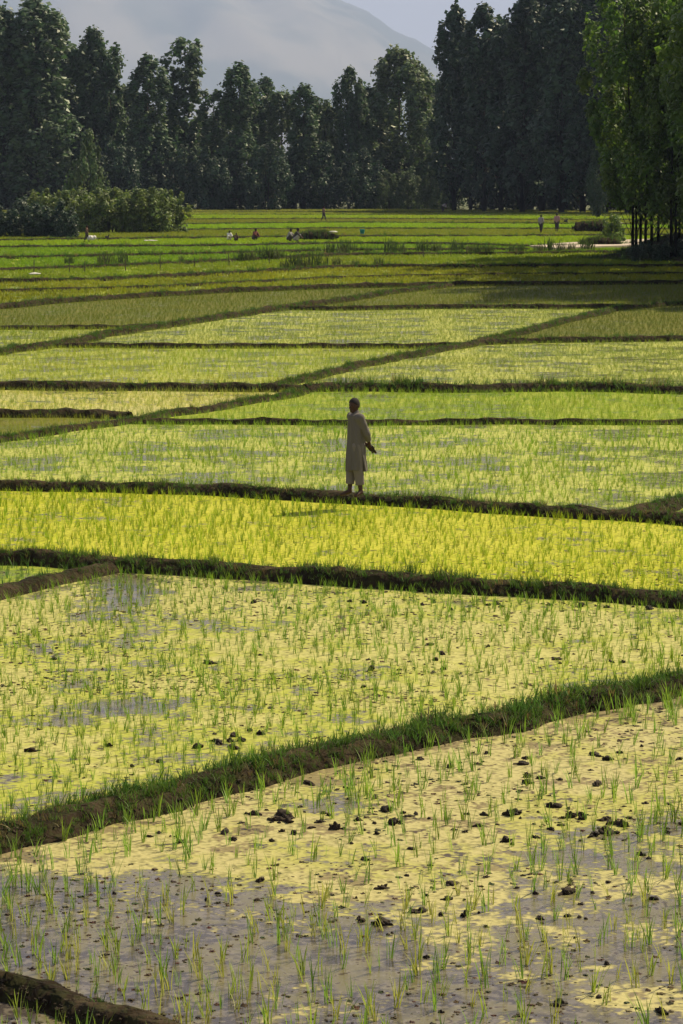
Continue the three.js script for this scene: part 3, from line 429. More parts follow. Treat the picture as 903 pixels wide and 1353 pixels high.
function treeShape(seed, o) {
  // o: h, base (share of height bare), r (crown radius), profile(t) -> share of r, lobes, leaves, leaf (m), stems
  const r = rng(seed), wood = [], pos = [], col = [], idx = [], stems = o.stems || 1, v = (x, y, z) => new THREE.Vector3(x, y, z), lobes = [];
  for (let s = 0; s < stems; s++) {
    const sa = r() * 6.28, off = stems > 1 ? o.r * 0.45 * Math.sqrt(r()) : 0, bx = Math.cos(sa) * off * 0.5, bz = Math.sin(sa) * off * 0.5, tx = Math.cos(sa) * off * 1.3 + (r() - 0.5) * o.h * 0.05, tz = Math.sin(sa) * off * 1.3 + (r() - 0.5) * o.h * 0.05;
    const H = o.h * (s ? 0.72 + 0.25 * r() : 1), line = [], rad = [], r0 = (o.trunk || 0.016) * o.h / Math.pow(stems, 0.3);
    for (let i = 0; i <= 9; i++) { const t = i / 9; line.push(v(lerp(bx, tx, t * t) + (r() - 0.5) * 0.012 * o.h * t, t * H * 0.96 - 0.15, lerp(bz, tz, t * t) + (r() - 0.5) * 0.012 * o.h * t)); rad.push(r0 * (1 - 0.93 * t) * (i === 0 ? 1.25 : 1)); }
    wood.push(tube(line, rad, 7));
    const n = Math.round(o.lobes / stems);
    for (let i = 0; i < n; i++) {
      const t = o.base + (1 - o.base) * Math.pow((i + r()) / n, o.pow || 0.95), a = i * 2.39996 + r() * 0.8, pr = o.profile((t - o.base) / (1 - o.base)) * o.r, rr = pr * (0.3 + (0.7 + (o.rag || 0) * r()) * Math.sqrt(r()));
      const q = Math.max(0, Math.min(8.99, (t - 0.1 - 0.06 * r()) * 9)), k = Math.floor(q), at = line[k].clone().lerp(line[k + 1], q - k);
      const c = v(at.x + Math.cos(a) * rr, t * H, at.z + Math.sin(a) * rr), size = (o.lobe || 0.075) * o.h * (0.55 + 0.9 * r()) * (0.55 + 0.45 * (pr / o.r));
      lobes.push([c, size, a]);
      const mid = at.clone().lerp(c, 0.5); mid.y -= rr * 0.10;
      if (i % (o.limbEvery || 1) === 0) wood.push(tube([at, mid, c], [r0 * 0.34 * (1.05 - t), r0 * 0.22 * (1.05 - t), r0 * 0.08], 5));
    }
  }
  const per = Math.round(o.leaves / lobes.length), N = v(0, 0, 0), A = v(0, 0, 0), B = v(0, 0, 0);
  for (const [c, size] of lobes) {
    const tone = 0.8 + 0.45 * r(), warm = 0.9 + 0.25 * r(), m = Math.round(per * (0.6 + 0.8 * r()));
    for (let i = 0; i < m; i++) {
      const th = r() * 6.28, cp = r() * 2 - 1, sp = Math.sqrt(1 - cp * cp), rad = size * Math.pow(r(), 0.42) * (1 + 0.25 * Math.sin(th * 3 + cp * 5));
      const x = c.x + Math.cos(th) * sp * rad * (o.flat || 0.75), y = c.y + cp * rad * (o.tall || 1.25), z = c.z + Math.sin(th) * sp * rad * (o.flat || 0.75);
      N.set(Math.cos(th) * sp + (r() - 0.5) * 1.6, cp * 0.6 + 0.35 + (r() - 0.5) * 1.6, Math.sin(th) * sp + (r() - 0.5) * 1.6).normalize();
      A.set(r() - 0.5, r() - 0.8, r() - 0.5).cross(N).normalize(); B.crossVectors(N, A);
      const L = o.leaf * (0.55 + 0.8 * r()), w = L * (0.34 + 0.2 * r()), fold = L * 0.14, b = pos.length / 3;
      pos.push(x - B.x * L / 2, y - B.y * L / 2, z - B.z * L / 2, x + A.x * w - N.x * fold, y + A.y * w - N.y * fold, z + A.z * w - N.z * fold, x + B.x * L / 2, y + B.y * L / 2, z + B.z * L / 2, x - A.x * w - N.x * fold, y - A.y * w - N.y * fold, z - A.z * w - N.z * fold);
      idx.push(b, b + 1, b + 2, b, b + 2, b + 3);
      const f = tone * (0.75 + 0.5 * r()), g = warm * (0.9 + 0.2 * r()); for (let k = 0; k < 4; k++) col.push(f * g, f, f * (0.8 + 0.2 * r()));
    }
  }
  const g = new THREE.BufferGeometry(); g.setAttribute('position', new THREE.Float32BufferAttribute(pos, 3)); g.setAttribute('color', new THREE.Float32BufferAttribute(col, 3)); g.setIndex(idx);
  return { wood: mergeGeometries(wood), crown: g, h: o.h };
}
const bark = matte([0.06, 0.048, 0.036]), barkPale = matte([0.13, 0.12, 0.10]);
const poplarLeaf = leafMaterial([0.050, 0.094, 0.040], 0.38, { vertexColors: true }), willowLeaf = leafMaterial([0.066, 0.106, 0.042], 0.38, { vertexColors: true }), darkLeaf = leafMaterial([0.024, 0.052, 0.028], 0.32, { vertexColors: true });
const brightLeaf = leafMaterial([0.080, 0.145, 0.018], 0.5, { vertexColors: true }), bushLeaf = leafMaterial([0.10, 0.15, 0.03], 0.38, { vertexColors: true });
const column = (t) => Math.min(1, 0.45 + 1.4 * t) * Math.pow(Math.max(0, 1 - Math.pow(t, 3.0)), 0.6) * (0.74 + 0.26 * Math.sin(t * 9));
const broad = (t) => Math.pow(Math.sin(Math.PI * Math.min(1, 0.12 + 0.86 * t)), 0.7);
const SH = {
  poplar: [1, 2, 3, 4, 5].map((i) => treeShape(i * 31, { h: 27, base: 0.1, r: 3.6, profile: column, lobes: 74, leaves: 7600, leaf: 0.6, lobe: 0.054, tall: 1.35, rag: 0.45, trunk: 0.010 })),
  slender: [1, 2, 3].map((i) => treeShape(i * 57, { h: 25, base: 0.22, r: 2.3, profile: (t) => 0.5 + 0.5 * Math.abs(Math.sin(t * 7 + i)), lobes: 34, leaves: 3000, leaf: 0.66, lobe: 0.052, trunk: 0.010 })),
  willow: [1, 2, 3, 4].map((i) => treeShape(i * 73, { h: 22, base: 0.06, r: 4.8, profile: broad, lobes: 76, leaves: 8200, leaf: 0.6, lobe: 0.076, trunk: 0.012 })),
  scrub: [1, 2, 3].map((i) => treeShape(i * 91, { h: 11, base: 0.02, r: 3.8, profile: broad, lobes: 40, leaves: 4600, leaf: 0.5, lobe: 0.13, stems: 3, trunk: 0.012 })),
  grove: [1, 2, 3].map((i) => treeShape(i * 113, { h: 24, base: 0.155, r: 3.9, profile: (t) => Math.min(1, 0.6 + t) * Math.pow(Math.max(0, 1 - t ** 4), 0.5), lobes: 84, leaves: 12500, leaf: 0.38, lobe: 0.05, stems: 2, trunk: 0.0065 })),
  bush: [1, 2, 3].map((i) => treeShape(i * 131, { h: 4.4, base: 0.04, r: 1.7, profile: (t) => Math.pow(Math.max(0, 1 - t ** 5), 0.5), lobes: 42, leaves: 3000, leaf: 0.32, lobe: 0.15, stems: 4 })),
};
const turnRand = rng(808);
function tree(kind, v, name, x, z, h, wide, leaf, label, category, group, wood = bark) {
  const s = SH[kind][v % SH[kind].length], t = thing(name, label, category, group), k = h / s.h;
  part('trunk', s.wood, wood, t); part('crown', s.crown, leaf, t);
  t.position.set(x, 0, z); t.scale.set(k * wide, k, k * wide); t.rotation.y = turnRand() * 6.28; return t;
}
const FARGROUP = 'trees of the far tree line';
{
  // x, z, height from the photograph's base and top rows
  const rows = [
    ['poplar', 0, -50.71, -414.12, 29.74, 1.15, 'poplar'], ['poplar', 1, -45.91, -414.12, 31.08, 1.3, 'poplar', 'tallest and broadest dark poplar of the tree line, rising behind the leafy hedge'], ['poplar', 2, -44.89, -430.71, 29.76, 1.1, 'poplar'], ['poplar', 3, -38.71, -430.71, 27.21, 0.95, 'poplar', 'pointed poplar rising behind the lone brownish small tree'], ['slender', 0, -35.85, -430.71, 25.11, 0.9, 'thin', 'thin ragged poplar close beside the pointed poplar behind the hedge'],
    ['willow', 0, -43.54, -448.69, 24.94, 1.0, 'willow'], ['poplar', 4, -30.02, -422.25, 22.68, 1.2, 'poplar', 'dense poplar behind the hedge, neighbour of the tall thin gappy poplar'], ['willow', 1, -34.16, -439.52, 18.6, 1.1, 'willow'], ['slender', 1, -24.68, -430.71, 25.58, 1.25, 'tallthin'], ['slender', 2, -20.11, -422.25, 18.21, 1.1, 'thin', 'short thin poplar between the tall gappy poplar and a broader one'], ['willow', 2, -27.12, -439.52, 15.01, 1.0, 'willow'],
    ['poplar', 0, -15.56, -422.25, 21.76, 1.15, 'poplar', 'broad poplar behind the squatting people, taller than those around it'], ['poplar', 1, -12.56, -439.52, 20.27, 1.1, 'poplar'], ['willow', 3, -9.45, -430.71, 17.76, 0.95, 'willow'], ['poplar', 2, -5.77, -422.25, 18.56, 1.15, 'poplar'], ['willow', 0, -2.37, -439.52, 16.45, 0.9, 'willow'], ['poplar', 3, 1.13, -430.71, 21.38, 0.85, 'poplar', 'narrow spire-like poplar behind the striding person in brown'], ['poplar', 4, 2.68, -430.71, 17.41, 1.0, 'poplar'],
    ['willow', 1, 9.28, -439.52, 24.31, 1.05, 'willow', 'broad tree with a rounded top rising beside the gap before the dark grove'], ['poplar', 0, 7.49, -448.69, 21.9, 1.0, 'poplar'], ['poplar', 2, 13.51, -468.23, 22.98, 1.0, 'poplar'], ['willow', 2, 16.98, -478.65, 21.03, 0.9, 'willow'], ['slender', 0, 5.14, -448.69, 18.86, 1.1, 'thin'],
    ['willow', 3, -20.01, -448.69, 15.2, 0.9, 'willow'], ['willow', 2, -53.45, -448.69, 26.16, 1.0, 'willow'], ['willow', 0, -15.37, -458.25, 17.89, 1.0, 'willow'], ['willow', 1, -3.35, -458.25, 15.4, 1.0, 'willow'], ['poplar', 1, -57.3, -422.25, 29.52, 1.2, 'poplar'], ['poplar', 3, -64.99, -430.71, 27.67, 1.2, 'poplar'], ['willow', 3, -38.14, -458.25, 17.89, 1.1, 'willow'], ['willow', 2, -23, -439.52, 13.82, 1.0, 'willow']];
  const words = { poplar: ['poplar_tree', 'dense dark poplar in the far tree line left of the gap', poplarLeaf], thin: ['poplar_tree', 'thin ragged poplar standing between bushier far trees', poplarLeaf], tallthin: ['poplar_tree', 'tall thin poplar with an open, gappy top above its neighbours', poplarLeaf], willow: ['willow_tree', 'bushy round-crowned tree in the far tree line', willowLeaf] };
  for (const [kind, v, x, z, h, wide, w, own] of rows) tree(kind, v, words[w][0], x, z, h, wide * (w === 'tallthin' ? 1.1 : 1.2), words[w][2], own || words[w][1], 'tree', w === 'tallthin' || own ? undefined : FARGROUP);
  const grove = [['poplar', 1, 16.66, -406.29, 29.29, 1.05, 'outermost poplar of the dark grove, standing clear beside the gap'], ['poplar', 0, 19.5, -414.12, 24.59, 0.95], ['poplar', 3, 20.76, -398.75, 28.85, 1.1], ['poplar', 2, 23.62, -406.29, 27.53, 1.1], ['poplar', 4, 25.78, -391.49, 30.54, 1.2], ['poplar', 1, 29.12, -398.75, 33.58, 1.2], ['poplar', 3, 30.84, -384.49, 31.55, 1.15], ['poplar', 0, 34.43, -391.49, 33.49, 1.2], ['poplar', 2, 37, -384.49, 32.07, 1.2], ['poplar', 4, 40.19, -384.49, 32.59, 1.2], ['poplar', 1, 43.9, -384.49, 32.59, 1.2], ['poplar', 0, 48.15, -384.49, 31.55, 1.2],
    ['poplar', 3, 52.4, -384.49, 31.55, 1.2], ['poplar', 2, 57.18, -384.49, 31.55, 1.2], ['willow', 0, 23.14, -422.25, 24.96, 1.0], ['willow', 1, 28.97, -422.25, 28.38, 1.0], ['willow', 2, 34.8, -422.25, 28.38, 1.0], ['willow', 3, 40.42, -414.12, 26.83, 1.0], ['willow', 0, 46.71, -414.12, 26.83, 1.0]];
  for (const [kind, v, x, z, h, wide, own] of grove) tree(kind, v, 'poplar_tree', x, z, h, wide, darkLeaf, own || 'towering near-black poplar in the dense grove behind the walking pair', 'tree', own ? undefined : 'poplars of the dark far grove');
  const under = [21.98, -422.25, 4.51, 25.75, -430.71, 5.19, 28.74, -422.25, 4.74, 32.64, -430.71, 5.43, 35.38, -422.25, 4.74, 44.13, -422.25, 4.98, 47.63, -422.25, 5.44, 51.71, -422.25, 4.98];
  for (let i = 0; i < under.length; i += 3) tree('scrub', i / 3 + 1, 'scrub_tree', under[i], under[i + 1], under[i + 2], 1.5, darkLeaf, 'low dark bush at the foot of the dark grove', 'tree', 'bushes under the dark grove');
  const place = [-50.26, -414.12, 7.15, -44.77, -414.12, 8.28, -40.4, -422.25, 7.75, -34.48, -414.12, 9.97, -29.79, -422.25, 8.9, -25.12, -422.25, 9.48, -20.18, -414.12, 8.28, -16.26, -422.25, 9.48, -11.38, -414.12, 9.97, -6.94, -422.25, 8.9, -2.51, -422.25, 9.48, 2.16, -422.25, 8.9, -55.06, -414.12, 8.84];
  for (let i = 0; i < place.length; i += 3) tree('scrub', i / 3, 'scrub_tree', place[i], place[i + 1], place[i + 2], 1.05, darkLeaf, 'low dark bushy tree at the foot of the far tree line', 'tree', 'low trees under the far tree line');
  const lit = [6.49, -439.52, 9.02, 9.72, -448.69, 10.31, 12.56, -439.52, 8.42, 15.67, -448.69, 9.7, 17.78, -439.52, 7.22, 4.22, -430.71, 7.2, 10.55, -422.25, 6.02, 14.4, -422.25, 5.67, 7.4, -422.25, 5.67];
  for (let i = 0; i < lit.length; i += 3) tree('scrub', i / 3, 'scrub_tree', lit[i], lit[i + 1], lit[i + 2], 1.0, willowLeaf, 'pale sunlit young tree in the gap beside the dark grove', 'tree', 'pale young trees in the gap');
  tree('scrub', 1, 'scrub_tree', -26.8, -290.78, 9.39, 0.62, willowLeaf, 'lone brownish-green small tree rising behind the leafy hedge', 'tree');
  tree('willow', 1, 'willow_tree', 32.46, -347.21, 8.84, 0.7, darkLeaf, 'low rounded dark tree before the far grove', 'tree');
}
{ // the leafy hedge on the left and the darker bush beside it
  const place = [-16.85, -265.59, 3.86, -18.26, -275.83, 3.94, -18.38, -262.34, 4.18, -20.24, -275.83, 3.86, -20.27, -262.34, 4.03, -22.09, -272.33, 3.81, -22.23, -262.34, 4.03, -24.2, -272.33, 4.04, -24.26, -262.34, 3.75, -26.64, -275.83, 4.09, -26.54, -265.59, 3.86, -29.15, -279.43, 3.45, -29.84, -275.83, 3.94, -31.39, -279.43, 3.6, -23.11, -286.9, 4.02, -19.81, -290.78, 3.91, -26.64, -290.78, 3.99];
  for (let i = 0; i < place.length; i += 3) { const b = tree('bush', i / 3, 'hedge_shrub', place[i], place[i + 1], place[i + 2], 1.15, bushLeaf, 'tall leafy hedge shrub with sunlit yellowish top leaves', 'shrub', 'shrubs of the tall leafy hedge'); }
  const dark = [-25.37, -244.41, 3.09, -27.13, -244.41, 2.82, -28.94, -247.22, 3.46, -30.1, -244.41, 2.62, -32.22, -247.22, 3.19, -33.93, -247.22, 3.46, -24.29, -241.65, 2.19];
  for (let i = 0; i < dark.length; i += 3) tree('bush', i / 3 + 1, 'dark_shrub', dark[i], dark[i + 1], dark[i + 2], 1.2, darkLeaf, 'dark green bushy shrub before the leafy hedge', 'shrub', 'dark shrubs beside the hedge');
}
{ // the leafy grove on the right, part of it outside the view where its shade comes from
  const place = [19.01, -173.23, 19.78, 20.81, -180.54, 19.4, 20.5, -170.47, 17.96, 22.81, -180.54, 18.19, 23.39, -190.17, 18.08, 20.09, -186.85, 18.37];
  for (let i = 0; i < place.length; i += 3) { const t = tree('grove', i / 3, 'grove_tree', place[i], place[i + 1], place[i + 2] - 1, 1.0, brightLeaf, 'leafy bright green tree on the dark mound with slim bare stems', 'tree', 'trees of the bright leafy grove'); t.position.y = 0.7; }
  const off = [[23.5, -168, 22], [23, -161, 22], [22.5, -154, 22], [22, -147, 22], [21.5, -140, 21], [21, -134, 19], [29, -187, 24], [33, -180, 24], [25, -193, 22], [29, -164, 24], [28.5, -154, 23], [28, -147, 23], [27.5, -140, 22], [27, -133, 21], [26.5, -126, 20], [35, -150, 24], [34, -138, 23], [33, -128, 22]];
  for (const [x, z, h] of off) tree('grove', Math.round(x), 'grove_tree', x, z, h, 1.05, brightLeaf, 'leafy tree of the grove beyond the edge of the mound', 'tree', 'grove trees outside the view that shade the paddies');
  const below = [18.28, -169.12, 0.84, 19.34, -171.84, 0.99, 20.03, -170.47, 0.99, 21.14, -171.84, 1.18, 22.05, -171.84, 1.18, 21.91, -180.54, 1.14];
  for (let i = 0; i < below.length; i += 3) { const t = tree('bush', i / 3, 'dark_shrub', below[i], below[i + 1], below[i + 2], 1.6, darkLeaf, 'dark undergrowth shrub on the mound among the slim stems', 'shrub', 'undergrowth on the grove mound'); t.position.y = 0.5; }
  tree('bush', 0, 'young_bush', 22.33, -223.98, 2.34, 1.0, brightLeaf, 'small bright leafy bush beside the dirt path', 'shrub');
}
// ---------------------------------------------------------------- people, as smooth fields round a skeleton
const VV = new Float64Array(8);
function surface(fn, lo, hi, cell) {                          // naive surface nets of fn < 0
  const n = [0, 1, 2].map((k) => Math.ceil((hi[k] - lo[k]) / cell) + 1), [nx, ny, nz] = n, val = new Float32Array(nx * ny * nz), at = (i, j, k) => i + nx * (j + ny * k);
  const Bk = 6, reach = Bk * cell * 0.9 * 1.25 + 0.02;           // blocks far from the surface are filled without a closer look
  for (let K = 0; K < nz; K += Bk) for (let Jb = 0; Jb < ny; Jb += Bk) for (let I = 0; I < nx; I += Bk) {
    const c = fn(lo[0] + (I + Bk / 2) * cell, lo[1] + (Jb + Bk / 2) * cell, lo[2] + (K + Bk / 2) * cell), skip = Math.abs(c) > reach;
    for (let k = K; k < Math.min(nz, K + Bk); k++) for (let j = Jb; j < Math.min(ny, Jb + Bk); j++) for (let i = I; i < Math.min(nx, I + Bk); i++) val[at(i, j, k)] = skip ? c : fn(lo[0] + i * cell, lo[1] + j * cell, lo[2] + k * cell);
  }
  const vert = new Int32Array(nx * ny * nz).fill(-1), pos = [], idx = [], corners = []; for (let c = 0; c < 8; c++) corners.push([c & 1, (c >> 1) & 1, c >> 2]);
  const edges = []; for (let a = 0; a < 8; a++) for (const b of [a | 1, a | 2, a | 4]) if (b !== a) edges.push([a, b]);
  for (let k = 0; k + 1 < nz; k++) for (let j = 0; j + 1 < ny; j++) for (let i = 0; i + 1 < nx; i++) {
    const o = at(i, j, k), O = nx * ny, v = VV; v[0] = val[o]; v[1] = val[o + 1]; v[2] = val[o + nx]; v[3] = val[o + nx + 1]; v[4] = val[o + O]; v[5] = val[o + O + 1]; v[6] = val[o + O + nx]; v[7] = val[o + O + nx + 1]; let neg = 0; for (let q = 0; q < 8; q++) if (v[q] < 0) neg++;
    if (neg === 0 || neg === 8) continue;
    let sx = 0, sy = 0, sz = 0, m = 0;
    for (const [a, b] of edges) if ((v[a] < 0) !== (v[b] < 0)) { const t = v[a] / (v[a] - v[b]), A = corners[a], B = corners[b]; sx += lerp(A[0], B[0], t); sy += lerp(A[1], B[1], t); sz += lerp(A[2], B[2], t); m++; }
    vert[at(i, j, k)] = pos.length / 3; pos.push(lo[0] + (i + sx / m) * cell, lo[1] + (j + sy / m) * cell, lo[2] + (k + sz / m) * cell);
  }
  for (let k = 1; k + 1 < nz; k++) for (let j = 1; j + 1 < ny; j++) for (let i = 1; i + 1 < nx; i++) {
    const a = val[at(i, j, k)] < 0;
    const quad = (p, q, r, s, flip) => { const [P, Q2, R, S2] = [p, q, r, s].map((x) => vert[x]); if (P < 0 || Q2 < 0 || R < 0 || S2 < 0) return; flip ? idx.push(P, R, Q2, P, S2, R) : idx.push(P, Q2, R, P, R, S2); };
    if (a !== (val[at(i + 1, j, k)] < 0)) quad(at(i, j - 1, k - 1), at(i, j, k - 1), at(i, j, k), at(i, j - 1, k), !a);
    if (a !== (val[at(i, j + 1, k)] < 0)) quad(at(i - 1, j, k - 1), at(i - 1, j, k), at(i, j, k), at(i, j, k - 1), !a);
    if (a !== (val[at(i, j, k + 1)] < 0)) quad(at(i - 1, j - 1, k), at(i, j - 1, k), at(i, j, k), at(i - 1, j, k), !a);
  }
  const g = new THREE.BufferGeometry(); g.setAttribute('position', new THREE.Float32BufferAttribute(pos, 3)); g.setIndex(idx); g.computeVertexNormals(); return g;
}
const cone = (x, y, z, a, b, ra, rb) => {
  const ux = b[0] - a[0], uy = b[1] - a[1], uz = b[2] - a[2], px = x - a[0], py = y - a[1], pz = z - a[2], t = clamp((px * ux + py * uy + pz * uz) / (ux * ux + uy * uy + uz * uz + 1e-9));
  return Math.hypot(px - t * ux, py - t * uy, pz - t * uz) - lerp(ra, rb, t);
};
const smin = (a, b, k) => { const h = clamp(0.5 + 0.5 * (b - a) / k); return lerp(b, a, h) - k * h * (1 - h); };
const bounds = (pts, m) => [[0, 1, 2].map((k) => Math.min(...pts.map((p) => p[k])) - m), [0, 1, 2].map((k) => Math.max(...pts.map((p) => p[k])) + m)];
const ell = (x, y, z, c, r) => (Math.hypot((x - c[0]) / r[0], (y - c[1]) / r[1], (z - c[2]) / r[2]) - 1) * Math.min(...r);
const V3 = (a) => new THREE.Vector3(...a);
// a skeleton that stands; joints are [x (own left is +), y, z (forward is +)]
const STAND = () => ({ hipL: [0.095, 0.90, 0], hipR: [-0.095, 0.90, 0], kneeL: [0.10, 0.49, 0.02], kneeR: [-0.10, 0.49, 0.02], ankleL: [0.10, 0.085, -0.02], ankleR: [-0.10, 0.085, -0.02], toeL: [0.13, 0.03, 0.16], toeR: [-0.13, 0.03, 0.16],
  pelvis: [0, 0.95, 0], chest: [0, 1.27, 0], shoulderL: [0.18, 1.40, 0], shoulderR: [-0.18, 1.40, 0], elbowL: [0.24, 1.12, -0.03], elbowR: [-0.24, 1.12, -0.03], wristL: [0.25, 0.87, 0.03], wristR: [-0.25, 0.87, 0.03], neck: [0, 1.47, 0], head: [0, 1.60, 0.02], headTurn: 0, headNod: 0, curl: 0.5 });
function handField(J, s) {                                    // palm, four fingers and a thumb, gently curled
  const w = V3(J['wrist' + s]), el = V3(J['elbow' + s]), d = J['hand' + s] ? V3(J['hand' + s]).normalize() : w.clone().sub(el).normalize();
  const inward = J['palm' + s] ? V3(J['palm' + s]).normalize() : new THREE.Vector3(s === 'L' ? -1 : 1, 0, 0), side = new THREE.Vector3().crossVectors(d, inward).normalize().multiplyScalar(s === 'L' ? 1 : -1), palm = new THREE.Vector3().crossVectors(side, d).multiplyScalar(s === 'L' ? 1 : -1).normalize();
  if (palm.dot(inward) < 0) palm.negate();
  const P = (a, b, c) => w.clone().addScaledVector(d, a).addScaledVector(side, b).addScaledVector(palm, c).toArray(), bones = [];
  for (const b of [-0.028, -0.010, 0.010, 0.028]) bones.push([P(0.005, b * 0.6, 0), P(0.085, b, 0), 0.017, 0.013]);
  [[-0.030, 0.060], [-0.010, 0.072], [0.011, 0.078], [0.031, 0.070]].forEach(([b, len]) => {
    let p = [0.085, b, 0], a = J.curl * 0.5;
    for (let k = 0; k < 3; k++) { const l = len * [0.45, 0.32, 0.23][k], q = [p[0] + Math.cos(a) * l, b * (1 + 0.08 * k), p[2] + Math.sin(a) * l]; bones.push([P(...p), P(...q), 0.0098 - 0.001 * k, 0.009 - 0.001 * k]); p = q; a += J.curl * 0.9; }
  });
  bones.push([P(0.02, 0.022, 0.004), P(0.058, 0.052, 0.016), 0.014, 0.011], [P(0.058, 0.052, 0.016), P(0.088, 0.056, 0.026), 0.0105, 0.008]);
  return { bones, centre: P(0.08, 0, 0.01) };
}
function person(label, J, st, x, y, z, turn, group) {
  const t = thing('person', label, 'person', group), c = st.cell, hd = J.head, S2 = ['L', 'R'], pts = Object.values(J).filter(Array.isArray);
  const cy = Math.cos(J.headTurn), sy = Math.sin(J.headTurn), cn = Math.cos(J.headNod), sn = Math.sin(J.headNod);
  const toHead = (X, Y, Z) => { const a = X - hd[0], b = Y - hd[1], d = Z - hd[2], x1 = cy * a - sy * d, z1 = sy * a + cy * d; return [x1, cn * b + sn * z1, -sn * b + cn * z1]; };
  const skull = (X, Y, Z) => smin(ell(X, Y, Z, [0, 0.02, -0.01], [0.077, 0.105, 0.097]), cone(X, Y, Z, [0, -0.02, 0.02], [0, -0.085, 0.055], 0.062, 0.036), 0.03);
  const body = (X, Y, Z) => {
    let v = cone(X, Y, Z, J.pelvis, J.chest, 0.112, 0.112); v = smin(v, cone(X, Y, Z, J.shoulderL, J.shoulderR, 0.062, 0.062), 0.06); v = smin(v, cone(X, Y, Z, J.neck, [lerp(J.neck[0], hd[0], 0.7), lerp(J.neck[1], hd[1], 0.7), lerp(J.neck[2], hd[2], 0.7)], 0.058, 0.052), 0.04);
    for (const s of S2) {
      v = smin(v, cone(X, Y, Z, J['hip' + s], J['knee' + s], 0.085, 0.055), 0.04); v = smin(v, cone(X, Y, Z, J['knee' + s], J['ankle' + s], 0.054, 0.036), 0.02);
      v = smin(v, cone(X, Y, Z, J['ankle' + s], J['toe' + s], 0.043, 0.028), 0.02); v = smin(v, cone(X, Y, Z, J['shoulder' + s], J['elbow' + s], 0.052, 0.039), 0.03); v = smin(v, cone(X, Y, Z, J['elbow' + s], J['wrist' + s], 0.039, 0.026), 0.015);
    }
    return v;
  };
  const head = (X, Y, Z) => {
    const [a, b, d] = toHead(X, Y, Z); let v = skull(a, b, d);
    v = smin(v, cone(a, b, d, [0, 0.015, 0.083], [0, -0.028, 0.108], 0.010, 0.015), 0.014); v = smin(v, cone(a, b, d, [-0.035, 0.026, 0.076], [0.035, 0.026, 0.076], 0.010, 0.010), 0.012);
    for (const s of [-1, 1]) { v = smin(v, ell(a, b, d, [s * 0.079, -0.002, -0.01], [0.011, 0.032, 0.021]), 0.008); v = Math.max(v, -(Math.hypot(a - s * 0.032, b - 0.008, d - 0.098) - 0.016)); v = smin(v, Math.hypot(a - s * 0.032, b - 0.008, d - 0.074) - 0.013, 0.004); }
    v = smin(v, cone(a, b, d, [-0.018, -0.056, 0.088], [0.018, -0.056, 0.088], 0.007, 0.007), 0.006); v = smin(v, cone(a, b, d, [-0.016, -0.068, 0.086], [0.016, -0.068, 0.086], 0.007, 0.007), 0.006);
    return smin(v, cone(X, Y, Z, J.neck, [lerp(J.neck[0], hd[0], 0.7), lerp(J.neck[1], hd[1], 0.7), lerp(J.neck[2], hd[2], 0.7)], 0.055, 0.052), 0.03);
  };
  const [lo, hi] = bounds(pts.filter((p) => p !== hd), 0.19), gs = [surface(body, lo, hi, c)], hc = [hd[0], hd[1], hd[2]];
  gs.push(surface(head, hc.map((v) => v - 0.16), hc.map((v) => v + 0.16), st.headCell));
  for (const s of S2) { const { bones, centre } = handField(J, s); gs.push(surface((X, Y, Z) => { let v = 9; bones.forEach(([a, b, ra, rb], i) => { const q = cone(X, Y, Z, a, b, ra, rb); v = i < 4 ? smin(v, q, 0.012) : smin(v, q, 0.004); }); return smin(v, cone(X, Y, Z, J['elbow' + s], J['wrist' + s], 0.039, 0.026), 0.015); }, centre.map((v) => v - 0.125), centre.map((v) => v + 0.125), st.handCell)); }
  part('body', mergeGeometries(gs), st.skin, t);
  // hair
  part('hair', surface((X, Y, Z) => { const [a, b, d] = toHead(X, Y, Z); let v = skull(a, b, d) - 0.009 - 0.004 * fbm(a * 60 + 9, b * 60 + d * 40, 2, 5); v = Math.max(v, -(b - 0.012 + d * -0.75 + 0.0)); return Math.max(v, -(skull(a, b, d) + 0.012)); }, hc.map((v) => v - 0.16), hc.map((v) => v + 0.16), st.headCell), st.hair, t);
  // shirt
  const sl = st.sleeve, mid = (a, b, u) => [lerp(a[0], b[0], u), lerp(a[1], b[1], u), lerp(a[2], b[2], u)];
  const shirt = (X, Y, Z) => {
    let v;
    if (st.hem !== undefined) {
      const u = clamp((Y - st.hem) / (1.42 - st.hem)), a = Y > 1.2 ? lerp(0.195, 0.14, (Y - 1.2) / 0.25) : lerp(0.215, 0.19, Math.pow(u, 0.8)), b = lerp(0.185, 0.122, Math.pow(u, 0.75)), th = Math.atan2(Z, X), f = 0.013 * (1 - u) * Math.sin(th * 7 + Y * 3) + 0.006 * Math.sin(th * 13 - Y * 9 + 1) + 0.006 * (fbm(Y * 9 + 4, th * 2 + 9, 2, 7) - 0.5);
      v = (Math.hypot(X / a, (Z - st.lean * (1.3 - Y)) / b) - 1) * Math.min(a, b) + f; v = Math.max(v, Y - 1.44);
      v = smin(v, cone(X, Y, Z, J.shoulderL, J.shoulderR, 0.072, 0.072), 0.05); v = smin(v, cone(X, Y, Z, J.neck, [J.neck[0], J.neck[1] + 0.015, J.neck[2]], 0.066, 0.064), 0.03);
      v = Math.max(v, st.hem + 0.03 * Math.sin(th * 2 + 0.4) * 0.5 - Y); v = Math.max(v, -Math.max(Math.abs(Z + 0.03) - Math.max(0, (0.74 - Y)) * 0.20, 0.06 - Math.abs(X)));
    } else { v = cone(X, Y, Z, J.pelvis, J.chest, 0.155, 0.155); v = smin(v, cone(X, Y, Z, J.shoulderL, J.shoulderR, 0.075, 0.075), 0.06); v += 0.01 * (fbm(X * 9 + 5, Y * 9 + Z * 7 + 5, 2, 9) - 0.5); }
